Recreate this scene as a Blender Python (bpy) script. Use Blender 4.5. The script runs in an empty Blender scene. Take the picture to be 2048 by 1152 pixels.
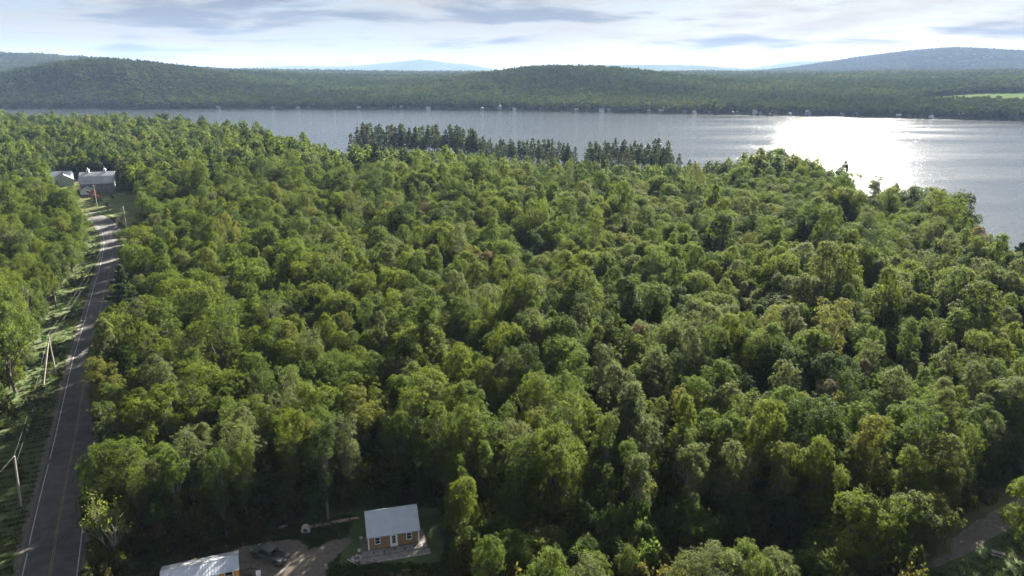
import bpy, bmesh, math, random
import numpy as np
from mathutils import Vector, Matrix

SC = bpy.context.scene
COL = SC.collection
R = math.radians

# ------------------------------------------------------------------ camera
CAM_H, PITCH, FPX = 65.0, R(17.05), 1422.0
cam_d = bpy.data.cameras.new('camera'); cam = bpy.data.objects.new('camera', cam_d); COL.objects.link(cam)
cam.location = (0, 0, CAM_H); cam.rotation_euler = (R(90) - PITCH, 0, 0)
cam_d.sensor_width = 36; cam_d.lens = 36 * FPX / 2048; cam_d.clip_start = 0.5; cam_d.clip_end = 90000
SC.camera = cam

# ------------------------------------------------------------------ sky, sun, exposure
SUN_AZ, SUN_EL = R(25), R(25)          # azimuth clockwise from +Y (towards +X)
world = bpy.data.worlds.new('World'); SC.world = world; world.use_nodes = True
def N(nt, typ, **kw):
    n = nt.nodes.new(typ)
    for k, v in kw.items():
        if k.startswith('i_'):
            n.inputs[k[2:].replace('_', ' ')].default_value = v
        else: setattr(n, k, v)
    return n
def build_world():
    nt = world.node_tree; nt.nodes.clear(); L = nt.links.new
    out = N(nt, 'ShaderNodeOutputWorld'); bg = N(nt, 'ShaderNodeBackground')
    sky = N(nt, 'ShaderNodeTexSky', sky_type='NISHITA', sun_disc=False)
    sky.sun_elevation = SUN_EL; sky.sun_rotation = SUN_AZ; sky.air_density = 1.0; sky.dust_density = .5; sky.ozone_density = 1.5
    tc = N(nt, 'ShaderNodeTexCoord'); sep = N(nt, 'ShaderNodeSeparateXYZ'); L(tc.outputs['Generated'], sep.inputs[0])
    def math_(op, a, b=None):
        m = N(nt, 'ShaderNodeMath', operation=op)
        for i, s in enumerate((a, b)):
            if s is None: continue
            if isinstance(s, (int, float)): m.inputs[i].default_value = s
            else: L(s, m.inputs[i])
        return m.outputs[0]
    zc = math_('ADD', math_('MAXIMUM', sep.outputs['Z'], 0.0), 0.09)
    px = math_('DIVIDE', sep.outputs['X'], zc); py = math_('DIVIDE', sep.outputs['Y'], zc)
    cv = N(nt, 'ShaderNodeCombineXYZ'); L(px, cv.inputs[0]); L(py, cv.inputs[1])
    def cloud(scale, loc, detail, rough, lo, hi):
        mp = N(nt, 'ShaderNodeMapping'); mp.inputs['Scale'].default_value = scale; mp.inputs['Location'].default_value = loc
        L(cv.outputs[0], mp.inputs[0])
        nz = N(nt, 'ShaderNodeTexNoise'); nz.inputs['Scale'].default_value = 1; nz.inputs['Detail'].default_value = detail
        nz.inputs['Roughness'].default_value = rough; nz.inputs['Distortion'].default_value = .3
        L(mp.outputs[0], nz.inputs[0])
        mr = N(nt, 'ShaderNodeMapRange', interpolation_type='SMOOTHSTEP'); mr.inputs[1].default_value = lo; mr.inputs[2].default_value = hi
        L(nz.outputs[0], mr.inputs[0]); return mr.outputs[0]
    thin = cloud((.95, .8, 1), (3.1, 1.7, 0), 8, .62, .36, .62)       # bright high veil
    dark = cloud((.5, .62, 1), (7.7, 8.75, 0), 7, .58, .52, .64)      # thick grey-blue cloud
    glow = math_('ADD', math_('MULTIPLY', math_('POWER', 2.718, math_('MULTIPLY', math_('MAXIMUM', sep.outputs['Z'], 0.0), -14.0)), .06), 1.08)
    vmix = N(nt, 'ShaderNodeMix', data_type='RGBA'); vmix.inputs['A'].default_value = (.78, .93, 1.13, 1); vmix.inputs['B'].default_value = (1.2, 1.17, 1.12, 1); L(thin, vmix.inputs['Factor'])
    vc = N(nt, 'ShaderNodeVectorMath', operation='SCALE'); L(vmix.outputs['Result'], vc.inputs[0]); L(glow, vc.inputs['Scale'])
    m1 = N(nt, 'ShaderNodeMix', data_type='RGBA'); L(vc.outputs[0], m1.inputs['B'])
    L(math_('ADD', math_('MULTIPLY', thin, .05), .93), m1.inputs['Factor']); L(sky.outputs[0], m1.inputs['A'])
    m2 = N(nt, 'ShaderNodeMix', data_type='RGBA'); m2.inputs['B'].default_value = (.60, .71, .92, 1)
    wisps = cloud((1.7, 1.7, 1), (1.7, 4.2, 0), 7, .62, .54, .68)
    L(math_('MAXIMUM', math_('MULTIPLY', dark, .9), math_('MULTIPLY', wisps, .28)), m2.inputs['Factor']); L(m1.outputs['Result'], m2.inputs['A'])
    L(m2.outputs['Result'], bg.inputs['Color']); bg.inputs['Strength'].default_value = 0.05
    L(bg.outputs[0], out.inputs[0])
build_world()
sd = bpy.data.lights.new('sun', 'SUN'); sun = bpy.data.objects.new('sun', sd); COL.objects.link(sun)
sd.energy = 5.0; sd.angle = R(.55); sd.color = (1.0, .93, .80)
sdir = Vector((math.sin(SUN_AZ) * math.cos(SUN_EL), math.cos(SUN_AZ) * math.cos(SUN_EL), math.sin(SUN_EL)))
sun.rotation_euler = sdir.to_track_quat('Z', 'Y').to_euler(); sun.location = (0, 0, 120)
vs = SC.view_settings; vs.view_transform = 'Standard'; vs.look = 'None'; vs.exposure = 3.05; vs.gamma = 1
vs.use_curve_mapping = False
cy = SC.cycles; cy.max_bounces = 8; cy.diffuse_bounces = 5; cy.glossy_bounces = 2; cy.transmission_bounces = 4; cy.volume_bounces = 0
cy.use_denoising = True; cy.denoiser = 'OPENIMAGEDENOISE'; cy.denoising_prefilter = 'NONE'; cy.denoising_input_passes = 'RGB_ALBEDO_NORMAL'; cy.sample_clamp_indirect = 4; cy.caustics_reflective = False; cy.caustics_refractive = False
cy.sampling_pattern = 'BLUE_NOISE'

# ------------------------------------------------------------------ helpers
def P(px, py, z=0.0):
    """photo pixel -> world x, y on the horizontal plane at height z"""
    u, v = (px - 1024) / FPX, (py - 576) / FPX
    dn = math.sin(PITCH) + v * math.cos(PITCH); fw = math.cos(PITCH) - v * math.sin(PITCH)
    d = (CAM_H - z) / dn
    return (u * d, fw * d)
def project(x, y, z):
    dz = z - CAM_H
    f = y * math.cos(PITCH) - dz * math.sin(PITCH); up = y * math.sin(PITCH) + dz * math.cos(PITCH)
    return 1024 + FPX * x / f, 576 - FPX * up / f, f
def tag(o, label=None, cat=None, group=None, kind=None):
    if label: o['label'] = label
    if cat: o['category'] = cat
    if group: o['group'] = group
    if kind: o['kind'] = kind
    return o
def link(name, data, parent=None):
    o = bpy.data.objects.new(name, data); COL.objects.link(o)
    if parent: o.parent = parent
    return o
def empty(name, loc, rz=0):
    o = bpy.data.objects.new(name, None); COL.objects.link(o); o.location = loc; o.rotation_euler = (0, 0, rz)
    o.empty_display_size = .3
    return o
def copy_tree(o, parent=None):
    c = o.copy(); COL.objects.link(c); c.parent = parent
    for ch in list(o.children): copy_tree(ch, c)
    return c
def mesh_np(name, V, F, mats, mi=None, attrs=None):
    """V (n,3); F (m,k) of one face size"""
    me = bpy.data.meshes.new(name); V = np.asarray(V, np.float32); F = np.asarray(F, np.int32); m, k = F.shape
    me.vertices.add(len(V)); me.vertices.foreach_set('co', V.ravel())
    me.loops.add(m * k); me.loops.foreach_set('vertex_index', F.ravel())
    me.polygons.add(m); me.polygons.foreach_set('loop_start', np.arange(0, m * k, k, dtype=np.int32))
    for mt in mats: me.materials.append(mt)
    if mi is not None: me.polygons.foreach_set('material_index', np.asarray(mi, np.int32))
    if attrs:
        for an, (dom, av) in attrs.items():
            a = me.attributes.new(an, 'FLOAT', dom); a.data.foreach_set('value', np.asarray(av, np.float32))
    me.update(calc_edges=True); return me

class MB:
    """collects boxes, prisms and tubes into one mesh"""
    def __init__(s): s.v, s.f = [], []
    def raw(s, vs_, fs):
        b = len(s.v); s.v += [tuple(p) for p in vs_]; s.f += [tuple(i + b for i in f) for f in fs]; return s
    def box(s, x0, x1, y0, y1, z0, z1):
        return s.raw([(x0,y0,z0),(x1,y0,z0),(x1,y1,z0),(x0,y1,z0),(x0,y0,z1),(x1,y0,z1),(x1,y1,z1),(x0,y1,z1)],
                     [(0,3,2,1),(4,5,6,7),(0,1,5,4),(1,2,6,5),(2,3,7,6),(3,0,4,7)])
    def prism(s, prof, a0, a1, axis='y'):
        """profile of (p,q): axis y -> (x,z) extruded along y; axis x -> (y,z) extruded along x"""
        n = len(prof)
        mk = (lambda p, q, a: (p, a, q)) if axis == 'y' else (lambda p, q, a: (a, p, q))
        return s.raw([mk(p, q, a0) for p, q in prof] + [mk(p, q, a1) for p, q in prof],
                     [tuple(range(n)), tuple(range(2*n-1, n-1, -1))] + [(i, i+n, (i+1)%n+n, (i+1)%n) for i in range(n)])
    def tube(s, pts, rad, sides=6):
        pts = [Vector(p) for p in pts]; n = len(pts); vs_, fs = [], []
        rad = rad if hasattr(rad, '__len__') else [rad] * n
        for i, p in enumerate(pts):
            d = (pts[min(i+1, n-1)] - pts[max(i-1, 0)]).normalized()
            a = d.cross(Vector((0,0,1)) if abs(d.z) < .9 else Vector((1,0,0))).normalized(); b = d.cross(a)
            for k in range(sides):
                t = 2*math.pi*k/sides; vs_.append(p + (a*math.cos(t) + b*math.sin(t)) * rad[i])
        for i in range(n-1):
            for k in range(sides):
                fs.append((i*sides+k, i*sides+(k+1)%sides, (i+1)*sides+(k+1)%sides, (i+1)*sides+k))
        fs += [tuple(range(sides-1, -1, -1)), tuple(range((n-1)*sides, n*sides))]
        return s.raw(vs_, fs)
    def build(s, name, mat, parent=None, bevel=0, smooth=False):
        me = bpy.data.meshes.new(name); me.from_pydata(s.v, [], s.f); me.materials.append(mat)
        bm = bmesh.new(); bm.from_mesh(me); bmesh.ops.recalc_face_normals(bm, faces=bm.faces)
        if bevel:
            bmesh.ops.bevel(bm, geom=list(bm.edges), offset=bevel, segments=2, affect='EDGES', clamp_overlap=True)
        bm.to_mesh(me); bm.free()
        if smooth: me.polygons.foreach_set('use_smooth', [True]*len(me.polygons))
        return link(name, me, parent)

# ------------------------------------------------------------------ materials
def new_mat(name):
    m = bpy.data.materials.new(name); m.use_nodes = True; nt = m.node_tree; nt.nodes.clear()
    return m, nt, N(nt, 'ShaderNodeOutputMaterial')
def noisy(name, c0, c1, scale, rough=.85, bump=0, metallic=0, detail=6, c2=None, scale2=None, spec=.3, thr=(.35,.65), thr2=(.5,.62), coords='Object', stretch=None):
    m, nt, out = new_mat(name); L = nt.links.new
    b = N(nt, 'ShaderNodeBsdfPrincipled'); b.inputs['Roughness'].default_value = rough; b.inputs['Metallic'].default_value = metallic
    b.inputs['Specular IOR Level'].default_value = spec
    tc = N(nt, 'ShaderNodeTexCoord'); src = tc.outputs[coords]
    if stretch:
        mp = N(nt, 'ShaderNodeMapping'); mp.inputs['Scale'].default_value = stretch; L(src, mp.inputs[0]); src = mp.outputs[0]
    def nz(sc, lo, hi):
        n = N(nt, 'ShaderNodeTexNoise'); n.inputs['Scale'].default_value = sc; n.inputs['Detail'].default_value = detail; n.inputs['Roughness'].default_value = .6
        L(src, n.inputs[0]); r = N(nt, 'ShaderNodeMapRange', interpolation_type='SMOOTHSTEP'); r.inputs[1].default_value = lo; r.inputs[2].default_value = hi
        L(n.outputs[0], r.inputs[0]); return n, r.outputs[0]
    n1, f1 = nz(scale, *thr)
    mx = N(nt, 'ShaderNodeMix', data_type='RGBA'); mx.inputs['A'].default_value = (*c0, 1); mx.inputs['B'].default_value = (*c1, 1); L(f1, mx.inputs['Factor'])
    col = mx.outputs['Result']
    if c2:
        _, f2 = nz(scale2, *thr2); m2 = N(nt, 'ShaderNodeMix', data_type='RGBA'); m2.inputs['B'].default_value = (*c2, 1)
        L(col, m2.inputs['A']); L(f2, m2.inputs['Factor']); col = m2.outputs['Result']
    L(col, b.inputs['Base Color'])
    if bump:
        bp = N(nt, 'ShaderNodeBump'); bp.inputs['Strength'].default_value = 1; bp.inputs['Distance'].default_value = bump
        L(n1.outputs[0], bp.inputs['Height']); L(bp.outputs[0], b.inputs['Normal'])
    L(b.outputs[0], out.inputs[0]); return m
def leaf_material(name, gloss_rough=.5, trans=.57, spec=.05):
    """leaf colour comes from each tree (leaf_col), varied a little from spray to spray"""
    m, nt, out = new_mat(name); L = nt.links.new
    at = N(nt, 'ShaderNodeAttribute', attribute_type='INSTANCER', attribute_name='leaf_col')
    tn = N(nt, 'ShaderNodeAttribute', attribute_type='GEOMETRY', attribute_name='tint')
    hs = N(nt, 'ShaderNodeHueSaturation')
    mr = N(nt, 'ShaderNodeMapRange'); mr.inputs[3].default_value = .72; mr.inputs[4].default_value = 1.22; L(tn.outputs['Fac'], mr.inputs[0])
    mh = N(nt, 'ShaderNodeMapRange'); mh.inputs[3].default_value = .512; mh.inputs[4].default_value = .488; L(tn.outputs['Fac'], mh.inputs[0])
    L(at.outputs['Color'], hs.inputs['Color']); L(mr.outputs[0], hs.inputs['Value']); L(mh.outputs[0], hs.inputs['Hue'])
    b = N(nt, 'ShaderNodeBsdfPrincipled'); b.inputs['Roughness'].default_value = gloss_rough; b.inputs['Specular IOR Level'].default_value = spec
    L(hs.outputs[0], b.inputs['Base Color'])
    t = N(nt, 'ShaderNodeBsdfTranslucent'); hy = N(nt, 'ShaderNodeMix', data_type='RGBA', blend_type='MULTIPLY')
    hy.inputs['Factor'].default_value = 1; hy.inputs['B'].default_value = (1.0, 1.0, .6, 1); L(hs.outputs[0], hy.inputs['A']); L(hy.outputs['Result'], t.inputs['Color'])
    ms = N(nt, 'ShaderNodeMixShader'); ms.inputs[0].default_value = trans; L(b.outputs[0], ms.inputs[1]); L(t.outputs[0], ms.inputs[2])
    L(ms.outputs[0], out.inputs[0]); return m
M = {}
M['leaf'] = leaf_material('leaf', .6)
M['far_leaf'] = leaf_material('far_leaf', .8, .45, 0.0)
M['needle'] = leaf_material('needle', .55, .2)
M['bark'] = noisy('bark', (.065,.055,.046), (.12,.108,.093), 3, .9, .02)
M['pale_bark'] = noisy('pale_bark', (.15,.14,.122), (.22,.21,.188), 3, .85, .01)
M['floor'] = noisy('forest_floor', (.06,.058,.034), (.085,.09,.04), .12, .95, .25, c2=(.045,.075,.02), scale2=.035, spec=0)
M['far_floor'] = noisy('hill_cover', (.022,.04,.02), (.04,.062,.025), .012, .95, 0, c2=(.05,.07,.03), scale2=.004, spec=0)
M['lawn'] = noisy('lawn', (.040,.062,.017), (.058,.088,.024), .45, .95, .015, c2=(.085,.076,.04), scale2=.16, thr2=(.6,.72))
M['verge'] = noisy('verge', (.040,.056,.018), (.056,.080,.023), .35, .95, .02, c2=(.060,.054,.032), scale2=.2, thr2=(.58,.72))
M['meadow'] = noisy('meadow', (.070,.100,.02), (.095,.112,.03), .12, .95, .04, c2=(.21,.19,.10), scale2=.05, thr2=(.55,.7))
M['gravel'] = noisy('gravel', (.095,.080,.066), (.140,.122,.103), 1.6, .95, .02, c2=(.105,.088,.07), scale2=.22, thr2=(.52,.7))
M['dirt'] = noisy('dirt', (.10,.075,.055), (.17,.135,.10), .8, .95, .06, c2=(.05,.07,.025), scale2=.3, thr2=(.48,.62))
M['asphalt'] = noisy('asphalt', (.055,.054,.055), (.080,.078,.078), .5, .9, .004, c2=(.044,.044,.046), scale2=.12, thr2=(.5,.66), stretch=(1,1,1))
M['shoulder'] = noisy('shoulder', (.085,.075,.063), (.12,.108,.093), 1.5, .95, .03)
M['white_line'] = noisy('white_line', (.34,.34,.33), (.20,.20,.195), .9, .8, thr=(.45,.7))
M['yellow_line'] = noisy('yellow_line', (.17,.125,.05), (.11,.095,.065), .8, .8, thr=(.4,.7))
M['roof_metal'] = noisy('roof_metal', (.34,.37,.43), (.39,.42,.48), .7, .42, 0, spec=.5)
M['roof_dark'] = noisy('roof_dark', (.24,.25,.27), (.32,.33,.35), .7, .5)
M['barn_roof'] = noisy('barn_roof', (.34,.34,.37), (.43,.43,.46), .25, .55, c2=(.28,.27,.28), scale2=.1)
M['rust_roof'] = noisy('rust_roof', (.38,.38,.40), (.14,.07,.05), .35, .7, thr=(.48,.55))
M['brown_siding'] = noisy('brown_siding', (.23,.148,.078), (.30,.20,.11), 1.2, .75)
M['grey_siding'] = noisy('grey_siding', (.17,.17,.185), (.23,.23,.245), .6, .85)
M['grey_green'] = noisy('grey_green_siding', (.25,.28,.28), (.32,.35,.34), .6, .85)
M['white_paint'] = noisy('white_paint', (.70,.70,.69), (.78,.78,.76), 1.2, .6)
M['orange_wood'] = noisy('orange_wood', (.50,.24,.05), (.62,.32,.08), 1.2, .7)
M['deck'] = noisy('deck_board', (.17,.155,.15), (.25,.235,.22), 1.6, .85)
M['glass'] = noisy('window_glass', (.012,.014,.018), (.03,.034,.04), 1.5, .12, spec=.6)
M['truck_paint'] = noisy('truck_paint', (.045,.062,.066), (.062,.08,.084), 1.2, .3, spec=.6)
M['black_plastic'] = noisy('black_plastic', (.015,.015,.017), (.03,.03,.032), 2, .6)
M['rubber'] = noisy('rubber', (.012,.012,.012), (.03,.028,.026), 3, .85)
M['chrome'] = noisy('bright_metal', (.5,.5,.5), (.6,.6,.6), 2, .25, metallic=1)
M['red_lens'] = noisy('red_lens', (.35,.02,.02), (.25,.015,.015), 2, .3)
M['pole'] = noisy('weathered_pole', (.30,.27,.24), (.42,.39,.35), 1.2, .9)
M['concrete'] = noisy('concrete', (.34,.33,.31), (.44,.43,.41), 1.5, .9)
M['lumber'] = noisy('lumber', (.42,.28,.19), (.55,.40,.28), 1.2, .85)
M['yellow'] = noisy('yellow_plastic', (.62,.36,.02), (.70,.42,.03), 2, .5)
M['stone'] = noisy('stone', (.28,.27,.25), (.42,.41,.38), 2, .9, .05)
M['far_grey'] = noisy('grey_clapboard', (.16,.17,.19), (.22,.23,.24), .5, .8)
M['far_brown'] = noisy('brown_clapboard', (.14,.10,.08), (.19,.14,.11), .5, .8)
M['hay'] = noisy('hay', (.05,.085,.03), (.075,.10,.04), .05, .95, spec=0)
M['wire'] = noisy('wire', (.04,.04,.04), (.06,.06,.06), 1, .6)

# ------------------------------------------------------------------ terrain
LAKE_Z = -10.0
sil = [(-400,226,10),(0,232,10),(100,234,10),(190,232,10),(330,238,10),(430,246,10),(530,256,10),(570,270,10),(650,270,10),(705,271,10),(740,294,-6),(860,298,-6),(950,303,-6),(1040,310,-6),
       (1140,318,-6),(1165,322,-6),(1200,322,-6),(1290,326,-6),(1390,332,-6),(1420,326,5),(1480,318,5),(1560,312,5),(1640,326,5),(1690,350,5),
       (1720,372,5),(1800,380,5),(1860,390,5),(1900,402,5),(1940,432,5),(1990,462,5),(2030,480,5),(2110,530,5),(2250,600,5)]
_a, _r = [], []
for sx, sy, sz in sil:
    x, y = P(sx, sy, sz); _a.append(math.degrees(math.atan2(x, y))); _r.append(math.hypot(x, y))
NA = np.array([-180, -60] + _a + [58, 75, 180]); NR = np.array([1500, 1300] + _r + [190, 5000, 5000])
shore_px = [(-400,214),(0,218),(300,219),(430,218),(680,219),(1000,221),(1240,225),(1400,228),(1600,232),(1900,238),(2048,242),(2400,252)]
_a, _r = [], []
for sx, sy in shore_px:
    x, y = P(sx, sy, LAKE_Z); _a.append(math.degrees(math.atan2(x, y))); _r.append(math.hypot(x, y))
FA = np.array([-180, -75] + _a + [75, 180]); FR = np.array([1700, 1700] + _r + [1000, 1000])
def sstep(t): t = np.clip(t, 0, 1); return t*t*(3-2*t)
def wob(x, y, s, seed=0.0):
    return (np.sin(x/s*1.3 + seed) * np.cos(y/s*1.1 - seed*1.7) + .6*np.sin((x*.7 + y)/s*2.1 + seed*2.3) + .4*np.cos((x - y*.8)/s*3.7 + seed))/2.0
def az_of(px, r):       # centre of a bump, on the ray through picture column px
    return px
def bump_at(px, r): 
    a = (px - 1024)/FPX/1.03; n = math.sqrt(1 + a*a); return (r*a/n, r/n)
HILLS = [  # px column, range, across sigma, along sigma, height
    (225, 2050, 170, 300, 44), (110, 2100, 120, 300, 14), (380, 2350, 200, 350, 16), (420, 2700, 350, 450, 10), (60, 4600, 520, 600, 58), (-500, 4300, 1200, 800, 50),
    (1080, 1950, 190, 280, 35), (1230, 2050, 190, 300, 24), (960, 2400, 200, 400, 6), (1750, 3600, 900, 600, 6), (2150, 3300, 500, 700, 10)]
def ground_z(x, y):
    x = np.asarray(x, float); y = np.asarray(y, float)
    r = np.hypot(x, y); th = np.degrees(np.arctan2(x, y))
    rn = np.interp(th, NA, NR) + 5*np.sin(th*2.3) + 3*np.sin(th*7.1); rf = np.maximum(np.interp(th, FA, FR) + 7*np.sin(th*1.9) + 4*np.sin(th*6.3), rn)
    near = LAKE_Z - .6 + (0.6 - LAKE_Z) * sstep((rn - r)/(110.0 + 290*sstep((th + 20)/8)*sstep((20 - th)/8)))
    bed = LAKE_Z - .6 - np.minimum(np.minimum((r - rn)*.06, (rf - r)*.06), 4)
    far = LAKE_Z - .6 + 3*sstep((r - rf)/25) + 47*(1 - np.exp(-np.maximum(r - rf, 0)/1000.0))
    ramp = sstep((r - rf)/700)
    far = far + ramp*(8*wob(x, y, 420, 1.3) + 4*wob(x, y, 170, 4.1))
    for px, rr, sa, sl, hh in HILLS:
        cx, cyy = bump_at(px, rr); n = math.hypot(cx, cyy); ux, uy = cx/n, cyy/n
        al = (x - cx)*ux + (y - cyy)*uy; ac = (x - cx)*uy - (y - cyy)*ux
        far = far + hh*np.exp(-.5*((al/sl)**2 + (ac/sa)**2))*sstep((r - rf)/350)
    return np.where(r < rn, near, np.where(r < rf, bed, far)), rn, rf
def gz(x, y): return float(ground_z(x, y)[0])

def polar_sheet(name, radii, angs, zf, mat, closed):
    rr, aa = np.meshgrid(radii, angs, indexing='ij'); X = rr*np.sin(aa); Y = rr*np.cos(aa); Z = zf(X, Y)
    nr, na = rr.shape; V = np.stack([X, Y, Z], -1).reshape(-1, 3)
    I = np.arange(nr*na).reshape(nr, na); J = np.roll(I, -1, 1) if closed else None
    if closed: F = np.stack([I[:-1], J[:-1], J[1:], I[1:]], -1).reshape(-1, 4)
    else: F = np.stack([I[:-1,:-1], I[:-1,1:], I[1:,1:], I[1:,:-1]], -1).reshape(-1, 4)
    if closed:                                   # close the hole under the camera
        F = np.vstack([F, [[I[0,0], I[0,na//3], I[0,2*na//3], I[0,2*na//3]]]]) if False else F
    me = mesh_np(name, V, F[:, ::-1], [mat]); me.polygons.foreach_set('use_smooth', [True]*len(me.polygons)); return me
angs = np.radians(np.concatenate([np.arange(-48, 48, .3), np.arange(48, 312, 3.0)]))
radii = np.concatenate([[0.01], np.arange(20, 1700, 10.0), np.geomspace(1700, 6500, 110), np.geomspace(6800, 16800, 20)])
gm, gnt, gout = new_mat('land')             # forest floor near, woodland cover in the far hills
M['land'] = M['floor']
ground = link('ground', polar_sheet('ground', radii, angs, lambda x, y: ground_z(x, y)[0], M['floor'], True)); tag(ground, 'wooded ground sheet running from the clearing to the far hills', kind='structure')

def lake_material():
    m, nt, out = new_mat('lake_water'); L = nt.links.new
    b = N(nt, 'ShaderNodeBsdfPrincipled'); b.inputs['Base Color'].default_value = (.03,.038,.045,1); b.inputs['Roughness'].default_value = .15; b.inputs['Specular IOR Level'].default_value = .7
    b.inputs['IOR'].default_value = 1.5
    tc = N(nt, 'ShaderNodeTexCoord')
    def wave(scale, st, rot, dist, prev, det=3):
        mp = N(nt, 'ShaderNodeMapping'); mp.inputs['Scale'].default_value = st; mp.inputs['Rotation'].default_value = (0,0,rot); L(tc.outputs['Object'], mp.inputs[0])
        n = N(nt, 'ShaderNodeTexNoise'); n.inputs['Scale'].default_value = scale; n.inputs['Detail'].default_value = det; n.inputs['Roughness'].default_value = .6; L(mp.outputs[0], n.inputs[0])
        bp = N(nt, 'ShaderNodeBump'); bp.inputs['Strength'].default_value = 1; bp.inputs['Distance'].default_value = dist; L(n.outputs[0], bp.inputs['Height'])
        if prev: L(prev, bp.inputs['Normal'])
        return bp.outputs[0]
    mp = N(nt, 'ShaderNodeMapping'); mp.inputs['Scale'].default_value = (.6, 2.2, 1); mp.inputs['Rotation'].default_value = (0, 0, R(-14)); L(tc.outputs['Object'], mp.inputs[0])
    ln = N(nt, 'ShaderNodeTexNoise'); ln.inputs['Scale'].default_value = .007; ln.inputs['Detail'].default_value = 5; L(mp.outputs[0], ln.inputs[0])
    lr = N(nt, 'ShaderNodeMapRange'); lr.inputs[1].default_value = .3; lr.inputs[2].default_value = .7; lr.inputs[3].default_value = .06; lr.inputs[4].default_value = .12; L(ln.outputs[0], lr.inputs[0]); L(lr.outputs[0], b.inputs['Roughness'])
    w1 = wave(.16, (1, 2.2, 1), R(18), .34, None)
    w2 = wave(.6, (1, 1.8, 1), R(-12), .15, w1)
    L(w2, b.inputs['Normal']); L(b.outputs[0], out.inputs[0]); return m
M['water'] = lake_material()
la = np.radians(np.arange(-62, 76, .5)); V = []; 
rn = np.interp(np.degrees(la), NA, NR) - 25; rf = np.interp(np.degrees(la), FA, FR) + 30
keep = rf > rn; la, rn, rf = la[keep], rn[keep], rf[keep]
K = 8; T = np.linspace(0, 1, K); rr = rn[None] + (rf - rn)[None]*T[:, None]
V = np.stack([rr*np.sin(la), rr*np.cos(la), np.full_like(rr, LAKE_Z)], -1).reshape(-1, 3)
I = np.arange(K*len(la)).reshape(K, -1); F = np.stack([I[:-1,:-1], I[1:,:-1], I[1:,1:], I[:-1,1:]], -1).reshape(-1, 4)
lake = link('lake', mesh_np('lake', V, F[:, ::-1], [M['water']])); tag(lake, 'wide silver lake with wind ripples and sun glitter', kind='structure')
M_up = lake.data
if M_up.polygons[0].normal.z < 0: M_up.flip_normals()
if ground.data.polygons[len(ground.data.polygons)//2].normal.z < 0: ground.data.flip_normals()

# distant mountains, each a heightfield of its own
def mountain(name, label, bumps, step, mat, base=30):
    """bumps: (px, range, across sigma, along sigma, height above base)"""
    cs = [(*bump_at(px, rr), sa, sl, hh) for px, rr, sa, sl, hh in bumps]
    x0 = min(c[0] - 3.2*c[2] for c in cs); x1 = max(c[0] + 3.2*c[2] for c in cs)
    y0 = min(c[1] - 2.6*c[3] for c in cs); y1 = max(c[1] + 2.6*c[3] for c in cs)
    X, Y = np.meshgrid(np.arange(x0, x1, step), np.arange(y0, y1, step), indexing='ij'); Z = np.zeros_like(X)
    def hz(X, Y):
        Z = np.zeros_like(X)
        for cx, cyy, sa, sl, hh in cs:
            Z = np.maximum(Z, 0) + hh*np.exp(-.5*(((X - cx)/sa)**2 + ((Y - cyy)/sl)**2))
        return base - 12 + Z*(1 + .05*wob(X, Y, 500, 2.2)) + 4*wob(X, Y, 260, 3.3)
    Z = hz(X, Y)
    rng = np.random.default_rng(len(label)); Z = Z + rng.normal(0, step*.06, Z.shape)
    I = np.arange(X.size).reshape(X.shape); F = np.stack([I[:-1,:-1], I[1:,:-1], I[1:,1:], I[:-1,1:]], -1).reshape(-1, 4)
    o = link(name, mesh_np(name, np.stack([X, Y, Z], -1).reshape(-1, 3), F, [mat])); o.data.polygons.foreach_set('use_smooth', [True]*len(o.data.polygons)); tag(o, label, kind='structure')
    return hz, (x0, x1, y0, y1), cs
mt_right = mountain('mountain', 'broad wooded blue mountain beyond the far shore', [(1855, 6500, 560, 800, 112), (2110, 6900, 900, 900, 98), (1640, 6800, 500, 700, 26)], 40, M['far_floor'], 40)
mountain('mountain', 'blue peaked ridge on the horizon', [(850, 12000, 430, 900, 145), (780, 13000, 350, 900, 60), (680, 13000, 900, 900, 55), (945, 12500, 260, 800, 60), (560, 13500, 700, 900, 40)], 90, M['far_floor'], 62)
mountain('mountain', 'long low blue ridge on the horizon', [(1250, 11000, 800, 800, 78), (1090, 11500, 350, 700, 48), (1400, 11000, 500, 800, 36)], 90, M['far_floor'], 62)
mountain('mountain', 'faint pale far ridge on the horizon', [(1600, 13600, 550, 800, 118), (1700, 13600, 700, 800, 62)], 110, M['far_floor'], 62)

# ------------------------------------------------------------------ road, drives, lawns
def smooth_line(pts, n=8):
    pts = [Vector((p[0], p[1], 0)) for p in pts]; out = []
    for i in range(len(pts)-1):
        p0, p1, p2, p3 = pts[max(i-1,0)], pts[i], pts[i+1], pts[min(i+2,len(pts)-1)]
        for k in range(n):
            t = k/n; out.append(.5*((2*p1) + (p2-p0)*t + (2*p0-5*p1+4*p2-p3)*t*t + (3*p1-p0-3*p2+p3)*t**3))
    return out + [pts[-1]]
road_px = [(100,1147),(118,1040),(133,960),(149,880),(165,787),(179,711),(198,633),(211,574),(222,529),(227,487),(222,464),(207,446),(187,434),(150,425),(90,419)]
rw = [P(*p) for p in road_px]
rw = [(rw[0][0] + (rw[0][0]-rw[2][0])*2.2, rw[0][1] + (rw[0][1]-rw[2][1])*2.2)] + rw
ROAD = smooth_line(rw, 8)
def offs(line, d):
    o = []
    for i, p in enumerate(line):
        t = (line[min(i+1, len(line)-1)] - line[max(i-1, 0)]).normalized(); o.append(Vector((p.x + t.y*d, p.y - t.x*d, 0)))
    return o
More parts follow.
